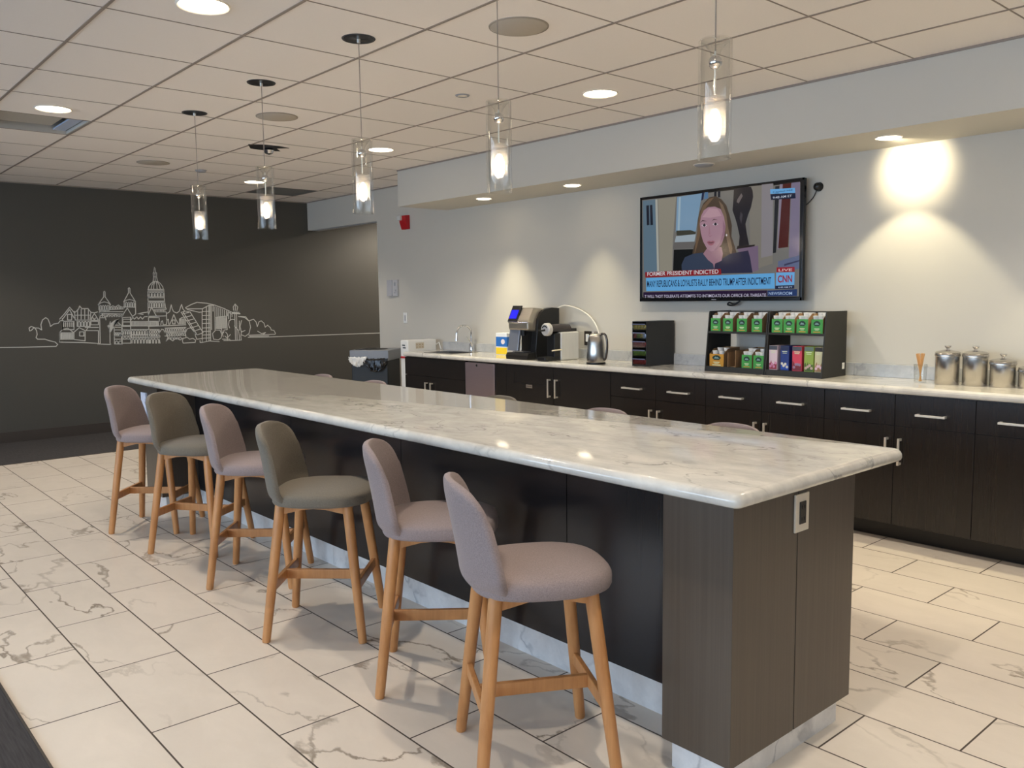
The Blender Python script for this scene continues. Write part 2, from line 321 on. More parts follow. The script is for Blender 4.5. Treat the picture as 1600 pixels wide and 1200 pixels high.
MURAL=[[(1.756,0.985),(1.986,0.977),(2.27,0.972),(2.287,0.992),(2.265,1.018),(2.213,1.034),(2.169,1.052),(2.102,1.055),(2.088,1.072),(2.1,1.105),(2.097,1.147),(2.079,1.176),(2.05,1.19),(2.03,1.174),(2.033,1.144),(2.048,1.148),(2.072,1.173),(2.116,1.171),(2.145,1.15),(2.141,1.204),(2.159,1.253),(2.19,1.277),(2.212,1.26),(2.227,1.209),(2.23,1.184),(2.262,1.208),(2.308,1.216),(2.325,1.24),(2.356,1.243)],[(4.393,0.984),(4.62,0.977),(4.833,0.977),(6.272,0.968)],[(4.404,1.009),(4.749,1.008)],[(4.414,0.995),(4.663,0.991)],[(2.321,1.257),(2.367,1.307),(2.426,1.382),(2.469,1.322),(2.51,1.355),(2.525,1.394),(2.546,1.363),(2.606,1.365),(2.633,1.323),(2.668,1.318),(2.7,1.326)],[(2.357,1.265),(2.424,1.357),(2.463,1.266)],[(2.401,1.306),(2.442,1.305),(2.438,1.246),(2.398,1.247),(2.401,1.306)],[(2.349,1.265),(2.342,1.147),(2.316,1.121),(2.307,1.016)],[(2.347,1.235),(2.459,1.232),(2.454,1.143),(2.342,1.147),(2.347,1.235)],[(2.359,1.222),(2.356,1.177)],[(2.377,1.222),(2.374,1.176)],[(2.395,1.221),(2.392,1.176)],[(2.413,1.221),(2.41,1.175)],[(2.431,1.22),(2.428,1.175)],[(2.449,1.22),(2.446,1.174)],[(2.312,1.114),(2.452,1.109),(2.448,1.041),(2.308,1.046),(2.312,1.114)],[(2.325,1.11),(2.321,1.049)],[(2.335,1.11),(2.331,1.049)],[(2.345,1.109),(2.342,1.048)],[(2.356,1.109),(2.352,1.048)],[(2.367,1.109),(2.363,1.048)],[(2.377,1.108),(2.373,1.047)],[(2.388,1.108),(2.384,1.047)],[(2.398,1.107),(2.395,1.046)],[(2.409,1.107),(2.405,1.046)],[(2.419,1.107),(2.416,1.045)],[(2.43,1.106),(2.426,1.045)],[(2.441,1.106),(2.437,1.045)],[(2.47,1.339),(2.472,1.245),(2.618,1.241),(2.633,1.327)],[(2.503,1.359),(2.496,1.248)],[(2.538,1.358),(2.531,1.247)],[(2.573,1.357),(2.567,1.246)],[(2.609,1.357),(2.602,1.245)],[(2.475,1.296),(2.626,1.293)],[(2.491,1.241),(2.621,1.238),(2.617,1.172),(2.487,1.176),(2.491,1.241)],[(2.497,1.183),(2.499,1.22),(2.51,1.23),(2.52,1.22),(2.518,1.182)],[(2.527,1.182),(2.529,1.219),(2.541,1.229),(2.551,1.219),(2.549,1.181)],[(2.558,1.181),(2.56,1.219),(2.571,1.229),(2.581,1.218),(2.579,1.18)],[(2.588,1.18),(2.591,1.218),(2.602,1.228),(2.612,1.217),(2.61,1.179)],[(2.618,1.238),(2.667,1.309),(2.708,1.235),(2.618,1.238)],[(2.633,1.237),(2.634,1.256),(2.647,1.266),(2.659,1.256),(2.658,1.237)],[(2.668,1.236),(2.669,1.255),(2.682,1.265),(2.694,1.255),(2.693,1.236)],[(2.627,1.227),(2.703,1.225),(2.7,1.187),(2.625,1.189),(2.627,1.227)],[(2.345,1.147),(2.393,1.162),(2.449,1.112),(2.507,1.162),(2.564,1.129)],[(2.564,1.129),(2.557,1.019),(2.452,1.037)],[(2.509,1.117),(2.55,1.116),(2.548,1.071),(2.506,1.073),(2.509,1.117)],[(2.568,1.129),(2.697,1.124),(2.689,0.987)],[(2.603,1.173),(2.577,1.135)],[(2.307,1.03),(2.307,1.016),(2.521,1.002),(2.689,0.985)],[(2.566,1.163),(2.699,1.159)],[(2.71,1.403),(2.74,1.446),(2.772,1.489),(2.774,1.541),(2.782,1.55),(2.789,1.541),(2.786,1.489),(2.813,1.445),(2.837,1.405)],[(2.71,1.403),(2.739,1.425),(2.775,1.434),(2.812,1.424),(2.837,1.401)],[(2.718,1.403),(2.715,1.348),(2.826,1.346),(2.829,1.402)],[(2.725,1.356),(2.727,1.387),(2.736,1.398),(2.744,1.387),(2.742,1.356)],[(2.75,1.356),(2.751,1.387),(2.761,1.397),(2.769,1.387),(2.767,1.356)],[(2.774,1.355),(2.776,1.387),(2.785,1.397),(2.793,1.386),(2.791,1.355)],[(2.799,1.355),(2.8,1.386),(2.81,1.397),(2.818,1.386),(2.816,1.355)],[(2.723,1.348),(2.721,1.325)],[(2.736,1.347),(2.735,1.325)],[(2.749,1.347),(2.748,1.325)],[(2.762,1.347),(2.761,1.324)],[(2.776,1.347),(2.774,1.324)],[(2.789,1.346),(2.788,1.324)],[(2.802,1.346),(2.801,1.324)],[(2.816,1.346),(2.815,1.323)],[(2.72,1.325),(2.707,0.986),(2.68,0.979),(2.816,0.968),(2.808,0.982),(2.813,1.096),(2.806,1.166),(2.825,1.218)],[(2.723,1.263),(2.778,1.261),(2.78,1.237)],[(2.717,1.325),(2.717,1.273),(2.748,1.299),(2.779,1.268),(2.813,1.297),(2.845,1.27),(2.879,1.296),(2.911,1.272),(2.959,1.282)],[(2.827,1.372),(2.86,1.392),(2.884,1.378),(2.918,1.398),(2.95,1.373),(2.974,1.376)],[(2.826,1.349),(2.969,1.355)],[(2.725,1.329),(2.964,1.324)],[(2.732,1.311),(2.955,1.299)],[(2.837,1.358),(2.837,1.372),(2.847,1.382),(2.855,1.371),(2.854,1.357)],[(2.861,1.357),(2.862,1.371),(2.872,1.382),(2.88,1.371),(2.879,1.357)],[(2.886,1.357),(2.887,1.371),(2.896,1.381),(2.905,1.371),(2.904,1.357)],[(2.911,1.356),(2.912,1.37),(2.921,1.381),(2.93,1.37),(2.929,1.356)],[(2.936,1.356),(2.937,1.37),(2.946,1.38),(2.955,1.37),(2.954,1.356)],[(2.748,1.304),(2.746,1.272)],[(2.766,1.303),(2.764,1.272)],[(2.784,1.303),(2.782,1.272)],[(2.801,1.303),(2.8,1.271)],[(2.819,1.302),(2.818,1.271)],[(2.837,1.302),(2.836,1.27)],[(2.855,1.301),(2.854,1.27)],[(2.873,1.301),(2.872,1.27)],[(2.892,1.301),(2.89,1.269)],[(2.91,1.3),(2.908,1.269)],[(2.928,1.3),(2.926,1.268)],[(2.946,1.299),(2.944,1.268)],[(2.974,1.431),(3.007,1.487),(3.031,1.531),(3.032,1.579),(3.041,1.587),(3.049,1.579),(3.047,1.531),(3.071,1.487),(3.102,1.43)],[(2.974,1.431),(3.005,1.45),(3.039,1.457),(3.073,1.449),(3.102,1.43)],[(2.98,1.431),(2.977,1.364)],[(3.099,1.43),(3.095,1.296)],[(2.992,1.381),(2.994,1.419),(3.003,1.429),(3.011,1.418),(3.009,1.381)],[(3.017,1.381),(3.019,1.418),(3.028,1.429),(3.037,1.418),(3.035,1.381)],[(3.042,1.381),(3.044,1.418),(3.054,1.428),(3.062,1.418),(3.06,1.38)],[(3.068,1.38),(3.07,1.418),(3.079,1.428),(3.088,1.417),(3.086,1.38)],[(2.977,1.376),(3.094,1.371)],[(2.944,1.264),(2.981,1.323),(3.01,1.364),(3.032,1.319),(3.059,1.269),(3.095,1.296)],[(2.951,1.259),(3.045,1.262)],[(2.951,1.259),(2.935,0.976)],[(2.956,1.241),(3.036,1.239),(3.032,1.168),(2.952,1.17),(2.956,1.241)],[(2.955,1.211),(3.034,1.209)],[(2.919,1.237),(2.875,1.231),(2.793,1.17)],[(2.919,1.237),(2.875,1.224),(2.797,1.159)],[(2.919,1.237),(2.875,1.217),(2.801,1.149)],[(2.919,1.237),(2.874,1.21),(2.806,1.138)],[(2.919,1.237),(2.874,1.203),(2.81,1.128)],[(2.919,1.237),(2.874,1.196),(2.814,1.117)],[(2.919,1.237),(2.873,1.189),(2.819,1.106)],[(2.861,1.179),(2.899,1.209),(2.934,1.176),(2.861,1.179)],[(2.861,1.179),(2.853,0.971),(2.936,0.967)],[(2.863,1.156),(2.945,1.153)],[(2.861,1.126),(2.943,1.123)],[(2.859,1.094),(2.941,1.091)],[(2.858,1.059),(2.939,1.056)],[(2.856,1.024),(2.937,1.021)],[(2.865,1.059),(2.866,1.076),(2.873,1.087),(2.879,1.076),(2.878,1.058)],[(2.884,1.058),(2.885,1.076),(2.892,1.086),(2.897,1.075),(2.896,1.058)],[(2.902,1.057),(2.903,1.075),(2.91,1.085),(2.916,1.074),(2.915,1.057)],[(2.92,1.057),(2.921,1.074),(2.928,1.085),(2.934,1.074),(2.933,1.056)],[(2.863,0.974),(2.864,0.995),(2.878,1.005),(2.89,0.994),(2.889,0.973)],[(2.9,0.973),(2.901,0.994),(2.915,1.004),(2.927,0.993),(2.926,0.971)],[(2.939,1.176),(2.928,0.977)],[(2.949,1.162),(3.031,1.159)],[(2.946,1.123),(3.029,1.12)],[(2.943,1.056),(3.025,1.053)],[(2.941,1.02),(3.023,1.017)],[(2.938,0.976),(3.021,0.973)],[(2.954,1.073),(2.956,1.107),(2.965,1.117),(2.972,1.106),(2.97,1.072)],[(2.977,1.072),(2.979,1.106),(2.988,1.116),(2.996,1.105),(2.994,1.072)],[(3.001,1.071),(3.003,1.105),(3.012,1.115),(3.02,1.104),(3.018,1.071)],[(2.953,1.02),(2.954,1.036),(2.967,1.046),(2.978,1.035),(2.977,1.019)],[(2.988,1.018),(2.989,1.034),(3.002,1.045),(3.014,1.033),(3.013,1.017)],[(3.037,1.262),(3.026,0.972)],[(3.035,1.221),(3.062,1.26),(3.078,1.238),(3.105,1.264),(3.121,1.237),(3.145,1.263),(3.164,1.236),(3.186,1.262),(3.227,1.265)],[(3.038,1.212),(3.223,1.207)],[(3.035,1.164),(3.221,1.159)],[(3.033,1.124),(3.219,1.117)],[(3.03,1.067),(3.216,1.06)],[(3.028,1.031),(3.214,1.024)],[(3.046,1.208),(3.044,1.168)],[(3.059,1.208),(3.057,1.167)],[(3.072,1.208),(3.069,1.167)],[(3.084,1.207),(3.082,1.166)],[(3.097,1.207),(3.095,1.166)],[(3.11,1.207),(3.108,1.166)],[(3.123,1.206),(3.121,1.165)],[(3.136,1.206),(3.134,1.165)],[(3.149,1.206),(3.147,1.164)],[(3.162,1.205),(3.16,1.164)],[(3.175,1.205),(3.173,1.164)],[(3.188,1.205),(3.186,1.163)],[(3.201,1.204),(3.199,1.163)],[(3.215,1.204),(3.212,1.162)],[(3.039,1.073),(3.041,1.107),(3.052,1.118),(3.062,1.106),(3.06,1.073)],[(3.068,1.072),(3.07,1.106),(3.081,1.117),(3.091,1.105),(3.089,1.072)],[(3.098,1.071),(3.099,1.105),(3.11,1.116),(3.12,1.104),(3.118,1.07)],[(3.127,1.07),(3.129,1.104),(3.139,1.115),(3.149,1.103),(3.147,1.069)],[(3.156,1.069),(3.158,1.103),(3.169,1.114),(3.179,1.102),(3.177,1.068)],[(3.186,1.068),(3.187,1.102),(3.198,1.113),(3.208,1.101),(3.206,1.067)],[(3.038,0.972),(3.04,1.009),(3.052,1.019),(3.063,1.008),(3.061,0.971)],[(3.071,0.97),(3.073,1.008),(3.085,1.018),(3.096,1.007),(3.094,0.969)],[(3.104,0.969),(3.106,1.006),(3.118,1.017),(3.129,1.005),(3.127,0.968)],[(3.137,0.967),(3.139,1.005),(3.151,1.015),(3.162,1.004),(3.16,0.966)],[(3.17,0.966),(3.172,1.004),(3.184,1.014),(3.195,1.003),(3.193,0.965)],[(3.203,0.964),(3.205,1.002),(3.218,1.013),(3.229,1.001),(3.227,0.963)],[(3.237,0.963),(3.239,1.001),(3.251,1.011),(3.263,1.0),(3.261,0.962)],[(3.271,0.961),(3.273,0.999),(3.285,1.01),(3.296,0.998),(3.294,0.96)],[(3.305,0.96),(3.307,0.998),(3.319,1.008),(3.33,0.997),(3.328,0.959)],[(3.038,1.063),(3.036,1.034)],[(3.056,1.062),(3.055,1.034)],[(3.075,1.061),(3.073,1.033)],[(3.094,1.061),(3.092,1.032)],[(3.112,1.06),(3.111,1.031)],[(3.131,1.059),(3.13,1.031)],[(3.15,1.059),(3.148,1.03)],[(3.169,1.058),(3.167,1.029)],[(3.188,1.057),(3.186,1.028)],[(3.207,1.056),(3.205,1.028)],[(3.24,1.544),(3.23,1.265)],[(3.326,1.817),(3.318,1.763),(3.309,1.752),(3.31,1.709),(3.305,1.659)],[(3.326,1.817),(3.334,1.802),(3.336,1.763),(3.347,1.752),(3.345,1.709),(3.351,1.659)],[(3.309,1.752),(3.347,1.752)],[(3.31,1.709),(3.345,1.709)],[(3.3,1.659),(3.358,1.659)],[(3.318,1.795),(3.336,1.795)],[(3.328,1.752),(3.327,1.659)],[(3.243,1.566),(3.253,1.601),(3.282,1.637),(3.309,1.655)],[(3.351,1.655),(3.382,1.634),(3.406,1.598),(3.412,1.565)],[(3.319,1.655),(3.289,1.619),(3.276,1.569)],[(3.323,1.655),(3.31,1.619),(3.304,1.569)],[(3.337,1.655),(3.342,1.619),(3.343,1.569)],[(3.344,1.655),(3.369,1.619),(3.378,1.569)],[(3.241,1.569),(3.417,1.569)],[(3.241,1.559),(3.418,1.558)],[(3.24,1.541),(3.418,1.54)],[(3.237,1.485),(3.42,1.484)],[(3.236,1.473),(3.42,1.471)],[(3.234,1.437),(3.421,1.435)],[(3.234,1.426),(3.421,1.424)],[(3.417,1.569),(3.418,1.438),(3.424,1.356)],[(3.252,1.49),(3.254,1.526),(3.266,1.537),(3.277,1.526),(3.275,1.49)],[(3.284,1.49),(3.286,1.526),(3.298,1.537),(3.309,1.526),(3.307,1.49)],[(3.317,1.49),(3.319,1.526),(3.331,1.537),(3.341,1.526),(3.339,1.49)],[(3.349,1.49),(3.351,1.526),(3.363,1.537),(3.374,1.526),(3.372,1.49)],[(3.382,1.489),(3.384,1.526),(3.396,1.536),(3.407,1.525),(3.405,1.489)],[(3.249,1.372),(3.251,1.412),(3.261,1.422),(3.27,1.411),(3.268,1.372)],[(3.276,1.372),(3.278,1.411),(3.288,1.422),(3.297,1.411),(3.295,1.371)],[(3.304,1.371),(3.306,1.411),(3.316,1.421),(3.325,1.411),(3.323,1.371)],[(3.331,1.371),(3.333,1.41),(3.344,1.421),(3.353,1.41),(3.351,1.37)],[(3.359,1.37),(3.361,1.41),(3.371,1.421),(3.381,1.41),(3.378,1.37)],[(3.387,1.37),(3.389,1.41),(3.399,1.42),(3.408,1.409),(3.406,1.37)],[(3.251,1.485),(3.25,1.473)],[(3.268,1.485),(3.267,1.472)],[(3.286,1.485),(3.285,1.472)],[(3.303,1.485),(3.303,1.472)],[(3.321,1.485),(3.32,1.472)],[(3.338,1.484),(3.338,1.472)],[(3.356,1.484),(3.355,1.472)],[(3.374,1.484),(3.373,1.471)],[(3.392,1.484),(3.391,1.471)],[(3.409,1.484),(3.409,1.471)],[(3.235,1.365),(3.431,1.355),(3.43,1.34),(3.292,1.339)],[(3.301,1.339),(3.299,1.314)],[(3.317,1.338),(3.316,1.313)],[(3.333,1.338),(3.332,1.313)],[(3.35,1.338),(3.349,1.313)],[(3.366,1.338),(3.365,1.312)],[(3.383,1.337),(3.381,1.312)],[(3.399,1.337),(3.398,1.312)],[(3.416,1.337),(3.415,1.311)],[(3.291,1.314),(3.432,1.311)],[(3.432,1.311),(3.431,1.22)],[(3.225,1.265),(3.249,1.324),(3.272,1.368),(3.291,1.323),(3.317,1.273)],[(3.225,1.265),(3.434,1.267)],[(3.231,1.252),(3.349,1.249),(3.347,1.207),(3.229,1.211),(3.231,1.252)],[(3.229,1.203),(3.337,1.2),(3.335,1.157),(3.226,1.16),(3.229,1.203)],[(3.241,1.199),(3.239,1.163)],[(3.253,1.199),(3.251,1.163)],[(3.266,1.199),(3.264,1.163)],[(3.278,1.198),(3.276,1.162)],[(3.291,1.198),(3.289,1.162)],[(3.303,1.198),(3.301,1.162)],[(3.316,1.197),(3.314,1.161)],[(3.328,1.197),(3.327,1.161)],[(3.176,1.289),(3.116,1.299),(3.228,1.315)],[(3.221,1.153),(3.647,1.158)],[(3.229,1.144),(3.219,0.964)],[(3.231,1.117),(3.342,1.113),(3.338,1.037),(3.227,1.041),(3.231,1.117)],[(3.238,1.08),(3.239,1.1),(3.248,1.111),(3.256,1.1),(3.255,1.08)],[(3.263,1.08),(3.264,1.099),(3.273,1.11),(3.281,1.099),(3.28,1.079)],[(3.288,1.079),(3.289,1.099),(3.298,1.109),(3.307,1.098),(3.305,1.078)],[(3.313,1.078),(3.314,1.098),(3.324,1.108),(3.332,1.097),(3.331,1.077)],[(3.236,1.044),(3.237,1.062),(3.246,1.073),(3.254,1.062),(3.253,1.044)],[(3.261,1.043),(3.262,1.062),(3.271,1.072),(3.279,1.061),(3.278,1.043)],[(3.286,1.042),(3.287,1.061),(3.296,1.071),(3.305,1.06),(3.304,1.042)],[(3.311,1.041),(3.312,1.06),(3.321,1.07),(3.33,1.059),(3.329,1.041)],[(3.226,1.023),(3.337,1.022),(3.342,0.958)],[(3.435,1.293),(3.469,1.314),(3.48,1.356),(3.491,1.392),(3.499,1.346),(3.514,1.313),(3.549,1.297),(3.578,1.317),(3.595,1.363),(3.609,1.394),(3.621,1.344),(3.637,1.322),(3.622,1.296)],[(3.461,1.168),(3.491,1.227),(3.514,1.28),(3.533,1.226),(3.561,1.17)],[(3.496,1.218),(3.525,1.217),(3.523,1.173),(3.494,1.174),(3.496,1.218)],[(3.362,1.167),(3.37,1.207),(3.384,1.212),(3.389,1.166),(3.425,1.169),(3.435,1.22),(3.45,1.228),(3.452,1.168)],[(3.571,1.179),(3.582,1.225),(3.601,1.243),(3.648,1.251)],[(3.577,1.231),(3.574,1.17)],[(3.59,1.23),(3.587,1.169)],[(3.603,1.23),(3.6,1.169)],[(3.617,1.23),(3.613,1.169)],[(3.63,1.229),(3.627,1.168)],[(3.643,1.229),(3.64,1.168)],[(3.405,1.129),(3.647,1.129)],[(3.403,1.089),(3.645,1.088)],[(3.402,1.078),(3.645,1.077)],[(3.4,1.038),(3.642,1.036)],[(3.411,1.092),(3.412,1.118),(3.421,1.129),(3.43,1.117),(3.428,1.092)],[(3.436,1.092),(3.437,1.117),(3.447,1.128),(3.455,1.117),(3.454,1.091)],[(3.462,1.091),(3.463,1.116),(3.472,1.127),(3.481,1.116),(3.48,1.09)],[(3.487,1.09),(3.489,1.115),(3.498,1.126),(3.507,1.115),(3.505,1.089)],[(3.513,1.089),(3.514,1.115),(3.524,1.125),(3.533,1.114),(3.531,1.088)],[(3.539,1.088),(3.54,1.114),(3.55,1.124),(3.558,1.113),(3.557,1.087)],[(3.565,1.087),(3.566,1.113),(3.576,1.124),(3.584,1.112),(3.583,1.086)],[(3.591,1.086),(3.592,1.112),(3.602,1.123),(3.611,1.111),(3.609,1.086)],[(3.617,1.085),(3.618,1.111),(3.628,1.122),(3.637,1.111),(3.635,1.085)],[(3.431,1.041),(3.432,1.062),(3.442,1.073),(3.45,1.062),(3.449,1.04)],[(3.457,1.04),(3.458,1.061),(3.468,1.072),(3.476,1.061),(3.475,1.039)],[(3.483,1.039),(3.484,1.061),(3.494,1.071),(3.502,1.06),(3.501,1.038)],[(3.509,1.038),(3.51,1.06),(3.52,1.07),(3.528,1.059),(3.527,1.037)],[(3.535,1.037),(3.536,1.059),(3.546,1.069),(3.555,1.058),(3.554,1.036)],[(3.561,1.035),(3.563,1.058),(3.572,1.068),(3.581,1.057),(3.58,1.035)],[(3.588,1.034),(3.589,1.057),(3.599,1.067),(3.607,1.056),(3.606,1.034)],[(3.614,1.033),(3.615,1.056),(3.625,1.066),(3.634,1.055),(3.633,1.033)],[(3.411,0.979),(3.444,1.009),(3.487,0.979),(3.525,1.011),(3.57,0.985),(3.608,1.008)],[(3.439,1.0),(3.44,1.016),(3.451,1.027),(3.461,1.015),(3.46,0.999)],[(3.469,0.999),(3.47,1.015),(3.482,1.026),(3.492,1.014),(3.491,0.998)],[(3.5,0.997),(3.501,1.014),(3.512,1.024),(3.523,1.013),(3.522,0.996)],[(3.531,0.996),(3.532,1.013),(3.543,1.023),(3.554,1.012),(3.553,0.995)],[(3.562,0.995),(3.563,1.011),(3.574,1.022),(3.585,1.011),(3.584,0.994)],[(3.336,1.004),(3.347,1.04),(3.335,1.062),(3.353,1.095),(3.369,1.116),(3.39,1.111),(3.399,1.084),(3.42,1.074),(3.422,1.037),(3.435,1.022),(3.415,0.983)],[(3.605,0.947),(3.744,0.95),(3.75,0.978),(3.719,0.998),(3.681,0.99),(3.654,1.013),(3.607,1.002),(3.597,0.975),(3.605,0.947)],[(3.641,1.01),(3.635,1.066),(3.659,1.112),(3.697,1.123),(3.733,1.091),(3.752,1.024),(3.765,0.986),(3.832,0.993),(3.829,0.946),(3.801,0.947),(3.802,0.97)],[(3.653,1.358),(3.72,1.392),(3.787,1.416),(3.9,1.405),(3.994,1.383),(4.109,1.339),(4.206,1.291),(4.295,1.29)],[(3.653,1.358),(3.662,1.343),(3.849,1.34),(3.927,1.38),(3.994,1.379)],[(3.849,1.34),(3.847,1.303),(3.809,1.3),(3.671,1.334)],[(3.843,1.299),(3.827,0.946),(3.928,0.961),(3.94,1.376)],[(3.897,1.362),(3.877,0.953)],[(3.927,1.372),(3.908,0.962)],[(3.845,1.308),(3.939,1.31)],[(3.843,1.261),(3.937,1.263)],[(3.841,1.215),(3.934,1.216)],[(3.838,1.168),(3.932,1.169)],[(3.836,1.115),(3.929,1.116)],[(3.834,1.074),(3.927,1.074)],[(3.832,1.033),(3.925,1.033)],[(3.83,0.995),(3.923,0.995)],[(3.599,1.304),(3.651,1.316),(3.703,1.305),(3.844,1.059),(3.777,1.038),(3.749,1.047),(3.599,1.304)],[(3.623,1.307),(3.768,1.043)],[(3.609,1.285),(3.691,1.302)],[(3.634,1.245),(3.715,1.263)],[(3.659,1.204),(3.738,1.223)],[(3.684,1.163),(3.762,1.184)],[(3.709,1.122),(3.786,1.144)],[(3.735,1.081),(3.809,1.104)],[(3.956,1.379),(3.946,1.093)],[(3.979,1.375),(3.975,1.309)],[(4.001,1.367),(3.996,1.247)],[(4.024,1.358),(4.019,1.246)],[(4.047,1.349),(4.042,1.245)],[(4.07,1.34),(4.065,1.245)],[(4.093,1.331),(4.089,1.244)],[(4.116,1.322),(4.112,1.244)],[(4.139,1.313),(4.136,1.243)],[(4.163,1.304),(4.158,1.214)],[(4.186,1.295),(4.181,1.202)],[(3.997,1.237),(4.136,1.247),(4.136,1.086),(4.097,1.084),(4.091,1.05),(4.072,1.05),(4.068,1.098),(3.993,1.106),(3.997,1.237)],[(4.011,1.237),(4.004,1.106)],[(4.022,1.236),(4.016,1.106)],[(4.034,1.236),(4.028,1.105)],[(4.046,1.236),(4.039,1.105)],[(4.057,1.236),(4.051,1.104)],[(4.069,1.235),(4.063,1.104)],[(4.081,1.235),(4.074,1.104)],[(4.092,1.235),(4.086,1.103)],[(4.104,1.234),(4.098,1.103)],[(4.116,1.234),(4.11,1.102)],[(4.128,1.234),(4.121,1.102)],[(3.997,1.356),(3.988,1.091)],[(4.143,1.306),(4.148,1.249)],[(4.166,1.292),(4.204,1.267),(4.203,1.238)],[(4.223,1.356),(4.248,1.39),(4.28,1.355),(4.266,1.304),(4.228,1.304),(4.223,1.356)],[(4.252,1.39),(4.248,1.304)],[(4.205,1.276),(4.305,1.27)],[(4.238,1.304),(4.234,0.957)],[(4.26,1.304),(4.254,0.957)],[(4.206,0.953),(4.306,0.954)],[(4.226,1.304),(4.27,1.304)],[(4.205,1.284),(4.305,1.278)],[(4.167,1.104),(4.155,1.143),(4.165,1.191),(4.202,1.209),(4.233,1.202)],[(4.283,1.24),(4.363,1.224),(4.418,1.178),(4.431,1.106),(4.407,1.028),(4.357,0.997),(4.309,1.018)],[(4.228,1.129),(4.275,1.072),(4.284,1.004),(4.282,0.95)],[(4.315,1.061),(4.302,1.003),(4.306,0.954)],[(4.287,1.072),(4.293,1.187)],[(4.321,1.192),(4.298,1.12),(4.311,1.051),(4.36,1.069)],[(4.303,1.239),(4.374,1.234),(4.412,1.184),(4.474,1.202),(4.504,1.168),(4.518,1.109),(4.541,1.167),(4.571,1.18),(4.607,1.149),(4.62,1.1),(4.652,1.124),(4.689,1.091),(4.698,1.063),(4.734,1.056),(4.754,1.016)],[(4.519,1.054),(4.57,1.022),(4.623,1.034),(4.59,1.012)],[(3.965,0.978),(3.955,1.045),(3.996,1.087),(4.048,1.082),(4.067,1.031),(4.057,0.99),(4.023,0.968),(3.965,0.978)],[(4.096,1.069),(4.075,1.041),(4.083,1.002)],[(4.134,0.956),(4.138,1.029),(4.115,1.058)],[(4.136,0.99),(4.173,1.027)],[(4.135,0.981),(4.103,1.011)],[(4.087,0.958),(4.21,0.953)],[(3.927,0.957),(4.032,0.947)],[(4.072,0.974),(4.161,0.97),(4.17,0.951)]]
